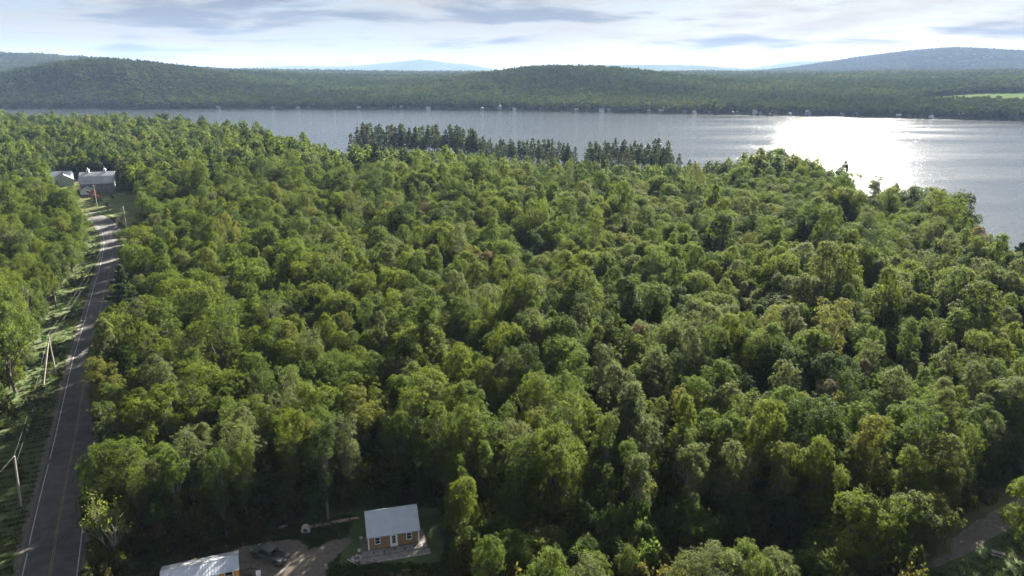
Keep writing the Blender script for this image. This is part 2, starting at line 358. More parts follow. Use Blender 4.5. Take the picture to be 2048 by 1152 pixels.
def strip(name, line, d0, d1, z, mat, wobble=0, parent=None, thick=0, skip=None):
    rng = random.Random(hash(name) % 97 if False else len(name)*7)
    A, B = offs(line, d0), offs(line, d1)
    w = lambda: rng.uniform(-wobble, wobble)
    V = []
    for a, b in zip(A, B): V += [(a.x + w(), a.y + w(), z), (b.x + w(), b.y + w(), z)]
    F = [(2*i, 2*i+1, 2*i+3, 2*i+2) for i in range(len(A)-1) if not (skip and skip(i))]
    me = bpy.data.meshes.new(name); me.from_pydata(V, [], F); me.materials.append(mat); me.update()
    if me.polygons[0].normal.z < 0: me.flip_normals()
    return link(name, me, parent)
def fine(line, step):
    o = [line[0]]
    for a, b in zip(line, line[1:]):
        n = max(1, int((b-a).length/step)); o += [a.lerp(b, (k+1)/n) for k in range(n)]
    return o
RF = fine(ROAD, 1.2)
tag(strip('roadside_verge', RF, -14, 6.5, .006, M['verge'], 1.0), 'grassy verge along the paved road', kind='structure')
tag(strip('road_shoulder', RF, -4.7, 4.6, .014, M['shoulder'], .22), 'gravel shoulder along the paved road', kind='structure')
road = strip('road', RF, -3.75, 3.75, .03, M['asphalt'], .05); tag(road, 'grey two-lane paved road bending past the barn', kind='structure')
rngm = random.Random(5)
for d0, d1, mk in ((-3.35, -3.2, 'white_line'), (3.2, 3.35, 'white_line'), (-.17, -.06, 'yellow_line'), (.06, .17, 'yellow_line')):
    strip('road_marking', RF, d0, d1, .036, M[mk], .008, parent=road, skip=lambda i: rngm.random() < .012)
def ragged(pts, amp, step, seed):
    rng = random.Random(seed); out = []
    n = len(pts)
    for i in range(n):
        a, b = Vector(pts[i]), Vector(pts[(i+1) % n]); k = max(1, int((b-a).length/step))
        for j in range(k):
            p = a.lerp(b, j/k); out.append((p.x + rng.uniform(-amp, amp), p.y + rng.uniform(-amp, amp)))
    return out
def sheet(name, px, z, mat, label, amp=.35, step=.8, seed=1, world=False):
    pts = px if world else [P(*p) for p in px]
    pts = ragged(pts, amp, step, seed)
    me = bpy.data.meshes.new(name); me.from_pydata([(x, y, z) for x, y in pts], [], [tuple(range(len(pts)))]); me.materials.append(mat); me.update()
    if me.polygons[0].normal.z < 0: me.flip_normals()
    return tag(link(name, me), label, kind='structure'), pts
clearing_px = [(215,1300),(250,1160),(262,1128),(330,1108),(420,1088),(500,1072),(560,1062),(610,1047),(690,1034),(735,1012),(800,998),(870,1000),(905,1040),(912,1110),(905,1300)]
_, CLEAR = sheet('lawn', clearing_px, .006, M['lawn'], 'rough shaded lawn around the brown cabin', .5, 1, 3)
sheet('dirt_track', [(180,1190),(250,1150),(330,1118),(420,1098),(500,1080),(565,1066),(600,1056),(600,1066),(560,1076),(490,1092),(400,1112),(330,1132),(280,1160),(240,1220)], .012, M['dirt'], 'worn dirt track along the edge of the woods', .25, .6, 5)
_, GRAV = sheet('gravel_yard', [(440,1118),(478,1094),(540,1082),(575,1078),(600,1080),(608,1092),(614,1100),(640,1093),(665,1080),(700,1077),(706,1084),(688,1100),(672,1118),(656,1130),(652,1160),(660,1300),(420,1300)], .018, M['gravel'], 'pale gravel yard under the pickup', .22, .5, 7)
sheet('lawn', [(756,1150),(790,1140),(850,1133),(885,1138),(880,1152),(830,1165),(760,1170)], .010, M['meadow'], 'strip of pale grass below the deck, coloured as if sunlit', .5, .6, 9)  # band of sunlight on the grass, put in as a paler grass colour
TRACK = smooth_line([P(*p) for p in [(1380,1190),(1500,1160),(1600,1143),(1720,1133),(1840,1122),(1930,1086),(2010,1032),(2100,985),(2230,930)]], 8)
TRF = fine(TRACK, .8)
_, LAWN2 = sheet('lawn', [(1840,1128),(1900,1106),(1945,1084),(2010,1040),(2080,1000),(2330,900),(2330,1250),(1840,1250)], .006, M['lawn'], 'open lawn beside the gravel drive', .4, 1, 12)
tag(strip('gravel_drive', TRF, -1.6, 1.6, .014, M['gravel'], .22), 'gravel drive curving through the trees', kind='structure')
sheet('lawn', [(196,424),(206,394),(235,385),(275,392),(292,450),(270,466),(246,462),(226,440)], .010, M['meadow'], 'sunlit lawn in front of the grey barn', .8, 2, 14)
SIDE = [P(*p) for p in [(240,498),(252,482),(275,478),(275,464),(246,466),(236,462)]]
sheet('gravel_drive', SIDE, .022, M['shoulder'], 'pale side road mouth joining the paved road', .3, 1, 15, world=True)
yard_px = [(95,420),(100,372),(110,352),(160,345),(240,345),(252,384),(270,395),(300,452),(285,492),(235,500),(210,440)]
YARD = [P(*p) for p in yard_px]

def inside(poly, x, y):
    c = False; n = len(poly); j = n-1
    for i in range(n):
        xi, yi = poly[i][0], poly[i][1]; xj, yj = poly[j][0], poly[j][1]
        if (yi > y) != (yj > y) and x < (xj-xi)*(y-yi)/(yj-yi) + xi: c = not c
        j = i
    return c
ROAD_NP = np.array([(p.x, p.y) for p in RF]); TRACK_NP = np.array([(p.x, p.y) for p in TRF])
def side_dist(line, x, y):
    d = np.hypot(line[:,0]-x, line[:,1]-y); i = int(d.argmin()); j = min(max(i, 1), len(line)-2)
    t = line[j+1]-line[j-1]; w = np.array([x, y]) - line[i]
    return d[i], (1 if (t[1]*w[0] - t[0]*w[1]) > 0 else -1), i

# ------------------------------------------------------------------ tree kit
def unit(a): return a/np.maximum(np.linalg.norm(a, axis=-1, keepdims=True), 1e-9)
def leaf_quads(C, Nn, s, rng, aspect=.62):
    t = unit(np.cross(Nn, rng.normal(size=Nn.shape))); b = np.cross(Nn, t); s = s[:, None]
    V = np.stack([C - t*s*.5, C - b*s*.5*aspect + Nn*s*.06, C + t*s*.5, C + b*s*.5*aspect + Nn*s*.06], 1).reshape(-1, 3)
    return V, np.arange(len(V)).reshape(-1, 4)
def make_tree(name, seed, H, Rw, zb, nl, ncl, per, leaf, cr, profile='round', lobe=(.27,.40), vstretch=1.15, bark='bark', twigs=True, fill=300, upright=.7):
    rng = np.random.default_rng(seed)
    prof = {'round': lambda t: np.sin(np.pi*(.12 + .80*t))**.7, 'oval': lambda t: np.sin(np.pi*(.10 + .85*t))**.9,
            'cone': lambda t: (1 - .82*t)*np.minimum(1, .45 + 3*t), 'vase': lambda t: .35 + .75*t - .35*np.maximum(t-.7, 0)*3}[profile]
    # lobes of foliage, each carried by a limb
    t = np.linspace(.05, .93, nl)**.9; rng.shuffle(t); t[0] = .97
    ang = np.arange(nl)*2.39996 + rng.uniform(0, .8, nl)
    w = Rw*prof(t); lr = Rw*rng.uniform(*lobe, nl)*(.72 + .28*prof(t)); lr[0] *= .85
    rad = np.maximum(w - lr*.75, 0)*rng.uniform(.55, 1.1, nl); rad[0] *= .3
    c = np.stack([rad*np.cos(ang), rad*np.sin(ang), zb + (H - zb)*t], 1); lop = rng.uniform(-.12, .12, 2)*Rw; c[:, :2] += lop*(t[:, None]*2) + rng.normal(0, .07*Rw, (nl, 2)); c[:, 2] += rng.normal(0, .35, nl); c[:, 2] = np.minimum(c[:, 2], H - lr*vstretch*.95)
    # sprays on the lobes' outer skins
    n = ncl*5; li = rng.choice(nl, n, p=lr**2/np.sum(lr**2)); d = unit(rng.normal(size=(n, 3))); d = d[:]
    ok = d[:, 2] > rng.uniform(-.75, .1, n); li, d = li[ok], d[ok]
    sc = (rng.uniform(.70, 1.10, len(d)) + rng.uniform(.1, .42, len(d))*(rng.random(len(d)) < .24))[:, None]
    p = c[li] + d*lr[li][:, None]*sc*np.array([1, 1, vstretch])
    q = (p[:, None] - c[None])/(lr[None, :, None]*np.array([1, 1, vstretch])); dist = np.linalg.norm(q, axis=2); dist[np.arange(len(p)), li] = 9
    ok = dist.min(1) > .80; p, d, li = p[ok][:ncl], d[ok][:ncl], li[ok][:ncl]
    m = len(p); tint_c = np.clip(rng.normal(.5, .2, m), 0, 1)
    k = np.repeat(np.arange(m), per); nn = len(k)
    up = np.array([0, 0, 1.0]); outn = unit(d[k]*.7 + up*.55)
    disc = unit(rng.normal(size=(nn, 3)))*(rng.uniform(0, 1, nn)**.5*cr)[:, None]*rng.uniform(.7, 1.3, m)[k][:, None]
    disc -= outn*np.sum(disc*outn, 1, keepdims=True)*.55
    disc[:, 2] += upright*rng.uniform(-.2, 1, nn)*cr
    C = p[k] + disc - outn*(np.linalg.norm(disc, axis=1)**2/cr*.25)[:, None]
    Ln = unit(outn + rng.normal(size=(nn, 3))*.55); s = leaf*rng.uniform(.65, 1.35, nn); tint = np.clip(tint_c[k] + rng.normal(0, .13, nn), 0, 1)
    if fill:
        fi = rng.choice(nl, fill, p=lr**3/np.sum(lr**3)); fd = unit(rng.normal(size=(fill, 3)))
        C = np.vstack([C, c[fi] + fd*(lr[fi]*rng.uniform(.2, .8, fill))[:, None]]); Ln = np.vstack([Ln, unit(fd + rng.normal(size=fd.shape)*.6)])
        s = np.concatenate([s, leaf*rng.uniform(1.4, 2.4, fill)]); tint = np.concatenate([tint, rng.uniform(.3, .7, fill)])
    V, F = leaf_quads(C, Ln, s, rng)
    crown = mesh_np(name + '_crown', V, F, [M['leaf']], attrs={'tint': ('FACE', tint)})
    # trunk and limbs
    mb = MB(); pyr = random.Random(seed); r0 = .012*H + .02*Rw
    lean = [pyr.uniform(-.25, .25), pyr.uniform(-.25, .25)]; top = zb + (H-zb)*.62
    tp = [(lean[0]*math.sin(z/top*2.2), lean[1]*math.sin(z/top*2.7), z) for z in np.linspace(-.3, top, 6)]
    mb.tube(tp, [r0*(1 - .75*i/5) for i in range(6)], 6)
    for j in range(nl):
        hz = min(max(c[j, 2]*.42, zb*.6), top*.95); f = (hz + .3)/(top + .3)*5; i0 = min(int(f), 4); a = Vector(tp[i0]).lerp(Vector(tp[i0+1]), f - i0)
        e = Vector(c[j]); mid = a.lerp(e, .5) + Vector((0, 0, -.06*(e-a).length)); mb.tube([a, mid, e], [r0*.42, r0*.26, r0*.1], 4)
    if twigs:
        sel = range(0, m, 3 if twigs is True else 1)
        for i in sel:
            a = Vector(c[li[i]]); e = Vector(p[i]); mb.tube([a.lerp(e, .15), e], [.03, .012] if twigs is True else [.05, .02], 3)
    me = bpy.data.meshes.new(name + '_trunk'); me.from_pydata(mb.v, [], mb.f); me.materials.append(M[bark]); me.update()
    return crown, me
def make_pine(name, seed, H, Rb, zb, step=.75, tufts=5, per=9, nl=.55, shape=.8, droop=.0, irregular=.35, width=.16):
    rng = np.random.default_rng(seed); pr = random.Random(seed); mb = MB(); r0 = .012*H + .05
    mb.tube([(0, 0, -.3), (pr.uniform(-.15,.15), pr.uniform(-.15,.15), H*.5), (pr.uniform(-.2,.2), pr.uniform(-.2,.2), H*.97)], [r0, r0*.7, .03], 6)
    Cs, Ds, Ti = [], [], []
    z = zb; a0 = 0
    while z < H - .3:
        t = (z - zb)/(H - zb); Lm = Rb*((1 - t)**shape)*min(1, .55 + 2.2*t) + .25
        nb = pr.choice([4, 5, 5, 6]) if t < .9 else 3; a0 += pr.uniform(.3, 1.2); lev = pr.uniform(1 - irregular, 1 + irregular*.4)
        for b in range(nb):
            an = a0 + b*2*math.pi/nb + pr.uniform(-.25, .25); Lb = Lm*lev*pr.uniform(.65, 1.1); rise = pr.uniform(-.05, .25) - droop + .3*t
            dr = Vector((math.cos(an), math.sin(an), rise)).normalized(); base = Vector((0, 0, z)); tip = base + dr*Lb + Vector((0, 0, .12*Lb*(.5 - droop)))
            mb.tube([base, tip], [.05*(1-t) + .02, .012], 3)
            nt_ = max(2, int(tufts*Lb/Rb + 1.5))
            for k in range(nt_):
                f = .3 + .7*(k + pr.random()*.6)/nt_; pt = base.lerp(tip, min(f, 1.0)); side = Vector((-dr.y, dr.x, 0))*pr.uniform(-.5, .5)*Lb*.33*(1.15 - f*.5)
                Cs.append(pt + side); Ds.append(dr + side*.3 + Vector((0, 0, .35))); Ti.append(pr.random())
        z += step*pr.uniform(.75, 1.2)
    for k in range(4): Cs.append(Vector((0, 0, H - .1 - k*.2))); Ds.append(Vector((0, 0, 1))); Ti.append(.5)
    Cs = np.array([tuple(v) for v in Cs]); Ds = unit(np.array([tuple(v) for v in Ds])); Ti = np.array(Ti)
    k = np.repeat(np.arange(len(Cs)), per); n = len(k)
    dirs = unit(Ds[k] + rng.normal(size=(n, 3))*.65); ln = nl*rng.uniform(.7, 1.3, n); ctr = Cs[k] + dirs*(ln*.4)[:, None]
    nr = unit(np.cross(dirs, rng.normal(size=(n, 3)))); sd_ = np.cross(dirs, nr)*(width*.5); hl = dirs*(ln*.5)[:, None]
    V = np.stack([ctr - hl, ctr - sd_, ctr + hl, ctr + sd_], 1).reshape(-1, 3); F = np.arange(len(V)).reshape(-1, 4)
    crown = mesh_np(name + '_crown', V, F, [M['needle']], attrs={'tint': ('FACE', np.clip(Ti[k] + rng.normal(0, .15, n), 0, 1))})
    me = bpy.data.meshes.new(name + '_trunk'); me.from_pydata(mb.v, [], mb.f); me.materials.append(M['bark']); me.update()
    return crown, me

FORMS = {}   # name -> list of (crown, trunk), words
def form(key, words, metas): FORMS[key] = (metas, words)
form('broad', 'broad round-topped', [make_tree('broad', 11, 16, 5.4, 3.6, 30, 1121, 27, 0.204, 0.46), make_tree('broad', 12, 15, 5.8, 3.2, 33, 1191, 27, 0.204, 0.46), make_tree('broad', 13, 17, 5.0, 4.2, 30, 1086, 27, 0.197, 0.44), make_tree('broad', 14, 16, 4.7, 3.4, 30, 1030, 27, 0.197, 0.43, 'oval', (.24,.42), 1.15), make_tree('broad', 15, 15.5, 5.2, 3.0, 26, 1057, 27, 0.197, 0.43, 'cone', (.25,.38), 1.2)])
form('oval', 'tall oval', [make_tree('oval', 21, 18, 3.9, 4.2, 27, 981, 27, 0.187, 0.41, 'oval', (0.29,0.42), 1.35), make_tree('oval', 22, 17, 3.6, 3.6, 24, 910, 27, 0.187, 0.41, 'oval', (0.29,0.43), 1.4), make_tree('oval', 23, 19, 4.2, 4.6, 30, 1051, 27, 0.187, 0.41, 'oval', (0.27,0.40), 1.35), make_tree('oval', 24, 17.5, 3.4, 3.2, 22, 878, 27, 0.187, 0.39, 'vase', (.26,.44), 1.3, 'pale_bark')])
form('upright', 'slender upright', [make_tree('upright', 31, 17, 2.7, 4.4, 19, 665, 27, 0.180, 0.37, 'oval', (0.34,0.48), 1.7, upright=.5), make_tree('upright', 32, 15.5, 2.9, 3.6, 21, 701, 27, 0.180, 0.37, 'cone', (0.30,0.45), 1.5, upright=.4), make_tree('upright', 33, 18, 3.2, 4.0, 22, 716, 27, 0.182, 0.36, 'vase', (.28,.44), 1.6, 'pale_bark', upright=.6)])
form('airy', 'airy open-branched', [make_tree('airy', 41, 17, 4.4, 4.0, 30, 735, 19, 0.180, 0.37, 'oval', (0.24,0.37), 1.3, 'bark', True, 120), make_tree('airy', 42, 16, 4.0, 3.6, 27, 665, 19, 0.167, 0.37, 'vase', (0.24,0.38), 1.3, 'bark', True, 120), make_tree('airy', 43, 15, 4.8, 3.4, 30, 752, 19, 0.180, 0.39, 'round', (0.22,0.35), 1.2, 'bark', True, 120), make_tree('airy', 44, 18, 3.8, 3.6, 26, 627, 19, 0.182, 0.38, 'vase', (.22,.36), 1.4, 'pale_bark', True, 120)])
form('lobed', 'wide many-lobed', [make_tree('lobed', 51, 15, 6.0, 3.0, 22, 1121, 28, 0.204, 0.48, 'vase', (0.24,0.34), 1.1), make_tree('lobed', 52, 16.5, 5.6, 3.4, 21, 1086, 28, 0.204, 0.48, 'round', (0.26,0.35), 1.2)])
form('short', 'short bushy', [make_tree('short', 61, 10, 3.3, 1.2, 19, 701, 25, 0.173, 0.37, 'oval', (0.30,0.44), 1.2), make_tree('short', 62, 9, 3.6, 1.0, 21, 735, 25, 0.173, 0.37, 'round', (0.29,0.42), 1.1)])
FAR_FORMS = [make_tree('far', 71, 16, 5.2, 3.4, 14, 260, 5, .85, .8, twigs=False, fill=60), make_tree('far', 72, 18, 4.0, 4, 13, 230, 5, .8, .75, 'oval', (.36,.52), 1.35, twigs=False, fill=60),
             make_tree('far', 73, 15, 5.8, 3, 13, 270, 5, .85, .8, 'vase', (.30,.44), 1.1, twigs=False, fill=60)]
TINY_FORMS = [make_tree('tiny', 81, 15, 5.2, 2, 9, 110, 1, 2.6, .3, twigs=False, fill=20), make_tree('tiny', 82, 17, 4.3, 2, 8, 100, 1, 2.4, .3, 'oval', (.4,.55), 1.3, twigs=False, fill=20),
              make_pine('tinypine', 83, 19, 3.0, 2, 2.4, 2, 3, 2.2, .8, width=1.1)]
PINES = [make_pine('pine', 91, 22, 4.3, 7.5, 1.5, 4, 7, 1.25, .55, .05, .5, .62), make_pine('pine', 92, 24, 3.9, 9.5, 1.6, 4, 7, 1.25, .5, .05, .55, .62), make_pine('pine', 93, 20, 4.6, 5.5, 1.4, 4, 7, 1.2, .65, .05, .45, .6)]
WPINES = [make_pine('wpine', 95, 19, 5.6, 2.0, .8, 10, 14, .8, .7, .08, .4, .3), make_pine('wpine', 96, 17, 4.6, 1.8, .8, 9, 14, .8, .75, .05, .35, .3)]
def bare_tree(seed, H, Rw):
    rng = np.random.default_rng(seed); pr = random.Random(seed); mb = MB(); Cs = []
    def grow(p, d, L, r, lv):
        e = p + d*L; mid = p + d*L*.5 + Vector((pr.uniform(-1,1), pr.uniform(-1,1), pr.uniform(0,1)))*L*.06
        mb.tube([p, mid, e], [r, r*.8, r*.6], 5 if lv < 2 else 3)
        if lv == 4: Cs.append(e); return
        for k in range(pr.choice([3, 3, 4]) if lv else 5):
            a = pr.uniform(0, 6.28); sp = pr.uniform(.22, .55); q = d.cross(Vector((math.cos(a), math.sin(a), .3))).normalized()
            nd = (d + q*sp + Vector((0, 0, .25))).normalized(); st = p.lerp(e, pr.uniform(.55, 1)) if k else e
            grow(st, nd, L*pr.uniform(.5, .72), r*.5, lv+1)
    grow(Vector((0, 0, -.3)), Vector((.02, .02, 1)).normalized(), H*.46, .22, 0)
    Cs = np.array([tuple(c) for c in Cs]); zlim = H*.62
    keep = rng.random(len(Cs)) < np.where(Cs[:, 2] < zlim, .97, .38); Cs = Cs[keep]
    k = np.repeat(np.arange(len(Cs)), 18); C = Cs[k] + rng.normal(size=(len(k), 3))*.4
    V, F = leaf_quads(C, unit(rng.normal(size=C.shape) + [0, 0, .7]), .26*rng.uniform(.7, 1.3, len(k)), rng)
    crown = mesh_np('bare_crown', V, F, [M['leaf']], attrs={'tint': ('FACE', rng.random(len(F)))})
    me = bpy.data.meshes.new('bare_trunk'); me.from_pydata(mb.v, [], mb.f); me.materials.append(M['pale_bark']); me.update(); return crown, me
BARE = bare_tree(7, 13, 5)

COLS = {'bright yellow-green': (.088,.120,.016), 'fresh mid-green': (.064,.096,.017), 'deep green': (.036,.060,.013), 'pale grey-green': (.090,.112,.046),
        'olive-gold': (.098,.114,.027), 'light lime-green': (.078,.114,.021), 'pinkish-brown': (.110,.098,.064)}
CW = list(COLS)
def leaf_tree(name, meshes, loc, rz, s, col, label, group, cat='tree', sz=1.0):
    t = empty(name, loc, rz); t.rotation_euler = (rs.uniform(-.05, .05), rs.uniform(-.05, .05), rz); t.scale = (s*rs.uniform(.9, 1.1), s*rs.uniform(.9, 1.1), s*sz); tag(t, label, cat, group)
    tr = link('trunk', meshes[1], t); cr = link('crown', meshes[0], t); cr['leaf_col'] = [*col]
    return t

# ------------------------------------------------------------------ where trees stand
rs = random.Random(2024)
CAB = P(785, 1090); TRL = P(440, 1120); BARN = P(195, 385)
def blocked(x, y, rad):
    d, side, i = side_dist(ROAD_NP, x, y)
    if y < 420:
        if side > 0 and d < (4.9 + rad*.28 if y < 185 or y > 345 else 7 + rad*.5): return True
        if side < 0 and d < (11.5 if y < 150 else 11.5 - (y-150)*.024 if y < 330 else 6.5): return True
    if inside(CLEAR, x, y) or inside(GRAV, x, y): return True
    if y < 130:
        d2, _, _ = side_dist(TRACK_NP, x, y)
        if d2 < 3.6 + rad*.35 or inside(LAWN2, x, y): return True
    if -114 < x < -90 and 151 < y < 181: return True      # open ground round the roadside pine
    if x < -100 and inside(YARD, x, y): return True
    return False
trees = []        # x, y, kind, colour, scale, rot, near?
taken = []
def clear_of(x, y, d): return all((x-a)**2 + (y-b)**2 > d*d for a, b in taken)

# trees with a place of their own, located by the top of the crown
special = [  # px, py of crown top, height, form, variant, colour, label
    (1712, 998, 12, 'short', 1, 'bright yellow-green', 'bright yellow-green lobed tree standing before the pole by the gravel drive'),
    (1795, 1006, 11.5, 'short', 0, 'light lime-green', 'light green round tree between the yellow-green and gold ones by the drive'),
    (1868, 996, 10, 'short', 1, 'olive-gold', 'golden olive tree leaning over the gravel drive'),
    (1840, 992, 11.0, 'short', 0, 'pale grey-green', 'pale grey-green tree behind the golden one at the gravel drive'),
    (2075, 960, 11, 'short', 0, 'bright yellow-green', 'yellow-green tree with thin pale trunk on the open lawn'),
    (1105, 1092, 13, 'oval', 1, 'light lime-green', 'lime-green oval tree in front of the dark woods'),
    (1180, 1116, 12, 'airy', 0, 'pale grey-green', 'pale feathery tree beside the lime-green oval tree'),
    (985, 1072, 12, 'oval', 0, 'fresh mid-green', 'mid-green oval tree east of the cabin lawn'),
    (1445, 1082, 13, 'airy', 1, 'pale grey-green', 'pale grey-green tree near the mouth of the gravel drive'),
    (1500, 1108, 12, 'lobed', 1, 'light lime-green', 'wide lime-green tree near the mouth of the gravel drive'),
    (1400, 1118, 11, 'airy', 2, 'pale grey-green', 'whitish airy tree against the dark edge of woods'),
    (1560, 1122, 11, 'broad', 2, 'pale grey-green', 'round pale tree at the mouth of the gravel drive'),
    (1730, 722, 13, 'upright', 1, 'pinkish-brown', 'pinkish brown cone-shaped young tree among green crowns'),
    (1650, 812, 17, 'broad', 0, 'deep green', 'dark green domed tree with a bright rim of leaves'),
    (1565, 685, 16, 'broad', 1, 'deep green', 'compact deep green tree among paler crowns'),
    (890, 815, 16.5, 'oval', 2, 'light lime-green', 'tall lime-green tree at the woods edge behind the cabin'),
    (1110, 868, 16, 'lobed', 1, 'bright yellow-green', 'big yellow-green tree at the shaded edge of the woods'),
    (985, 380, 17, 'broad', 1, 'bright yellow-green', 'rounded yellow-green tree in the middle woods'),
    (1072, 382, 17, 'broad', 2, 'olive-gold', 'golden layered tree in the middle woods'),
    (1290, 570, 17, 'broad', 1, 'fresh mid-green', 'large dark-sided dome tree in the middle woods'),
    (1160, 500, 17, 'lobed', 0, 'bright yellow-green', 'wide bright yellow-green tree in the middle woods'),
    (370, 672, 16, 'airy', 0, 'pale grey-green', 'feathery grey-green tree near the road'),
]
for px, py, h, fk, vi, ck, lab in special:
    x, y = P(px, py, h); z = gz(x, y)
    if abs(z) > .5: x, y = P(px, py, h + z); z = gz(x, y)
    me = FORMS[fk][0][vi]; H0 = max(v.co.z for v in me[0].vertices) if False else {'broad':(16,15,17,16,15.5),'oval':(18,17,19,17.5),'upright':(17,15.5,18),'airy':(17,16,15,18),'lobed':(15,16.5),'short':(10,9)}[fk][vi]
    leaf_tree('leafy_tree', me, (x, y, z), rs.uniform(0, 6.28), h/H0, COLS[ck], lab, None)
    taken.append((x, y))
bx, by = P(238, 1150); leaf_tree('bare_birch_tree', BARE, (bx, by, 0), 1.2, .95, (.12,.15,.03), 'half-bare pale-limbed tree with sparse leaves beside the road', None); taken.append((bx, by))
x, y = -100.0, 174.0
leaf_tree('pine_tree', WPINES[0], (x, y, 0), .4, .92, (.055,.082,.042), 'dark spreading pine reaching over the paved road', None, 'pine tree'); taken += [(x + 5.2*math.cos(t_), y + 5.2*math.sin(t_)) for t_ in np.linspace(0, 6.28, 9)] + [(x, y), (x + 2, y - 9), (x - 2, y - 9), (x + 5, y - 10)]
for px, py, h, lab in [(2040, 480, 19, 'dark pine above the shore, its top against the lake'), (1838, 440, 17, 'dark tapering pine among the green crowns'), (1250, 448, 15, 'dark bluish pine in the middle woods'), (1420, 470, 15, 'dull green pine within the middle woods'), (1690, 435, 14, 'slim dark pine beside leafy crowns')]:
    x, y = P(px, py, h - 5); z = gz(x, y); x, y = P(px, py, h + z); z = gz(x, y)
    leaf_tree('pine_tree', WPINES[len(lab) % 2], (x, y, z), rs.uniform(0, 6), h/(19, 17)[len(lab) % 2], (.05,.075,.04), lab, None, 'pine tree'); taken.append((x, y))
for px, py, lab in [(1690, 322, 'lone layered pine standing out against the sun glitter'), (1800, 368, 'dark pine rising from the shore beyond the lone layered pine'), (1893, 380, 'pointed dark pine on the steep lake shore'), (1562, 308, 'ragged pine on the knoll above the lake'),
                    (1592, 314, 'second ragged pine on the lakeside knoll'), (1632, 326, 'small pine below the ragged pines of the knoll'), (1500, 318, 'dark pine on the near slope of the lakeside knoll'), (2038, 478, 'broad dark pine at the foot of the lake shore woods')]:
    a_ = math.atan2(*P(px, 330)); rr = np.interp(math.degrees(a_), NA, NR) - 7; x, y = rr*math.sin(a_), rr*math.cos(a_); z = gz(x, y)
    v_ = (py - 576)/FPX; h = min(max(CAM_H - rr*math.cos(a_)*(math.sin(PITCH) + v_*math.cos(PITCH))/(math.cos(PITCH) - v_*math.sin(PITCH)) - z, 11), 24)
    leaf_tree('pine_tree', WPINES[len(lab) % 2], (x, y, z), rs.uniform(0, 6), h/(19, 17)[len(lab) % 2], (.05,.075,.04), lab, None, 'pine tree'); taken.append((x, y))
# rows of tall pines on the points by the lake
prow = random.Random(8)
def pine_row(px0, px1, n, ytop, hh, lab, grp):
    for i in range(n):
        px = px0 + (px1-px0)*(i + .5 + prow.uniform(-.9, .9))/n; h = hh*prow.choice([.7, .82, .9, .95, 1, 1, 1.05])*prow.uniform(.97, 1.04)
        a = math.atan2(*P(px, 300)); th = math.degrees(a); rr = np.interp(th, NA, NR) - 4 - 55*prow.random()**1.5; x, y = rr*math.sin(a), rr*math.cos(a); z = gz(x, y)
        k = prow.randrange(3); s = h/(22, 24, 20)[k]
        leaf_tree('pine_tree', PINES[k], (x, y, z), prow.uniform(0, 6), s, (.072*prow.uniform(.7,1.3), .10*prow.uniform(.85,1.15), .05), ('towering ' if h > hh*.99 else 'shorter ' if h < hh*.92 else 'mid-height ') + ('bare-stemmed ' if k == 1 else 'full-crowned ' if k == 2 else '') + lab, grp, 'pine tree'); taken.append((x, y))
pine_row(704, 955, 62, 0, 26.5, 'dark pine in the long stand on the lakeshore point', 'pines in the long lakeshore stand')
pine_row(955, 1148, 48, 0, 19.5, 'dark pine in the lower stand beside the water gap', 'pines in the lower lakeshore stand')
pine_row(1176, 1345, 36, 0, 23, 'dark pine in the stand across the water gap', 'pines across the water gap')
pine_row(1348, 1398, 5, 0, 14, 'pine at the low tip of the stand by sun glitter', 'small pines at the point')

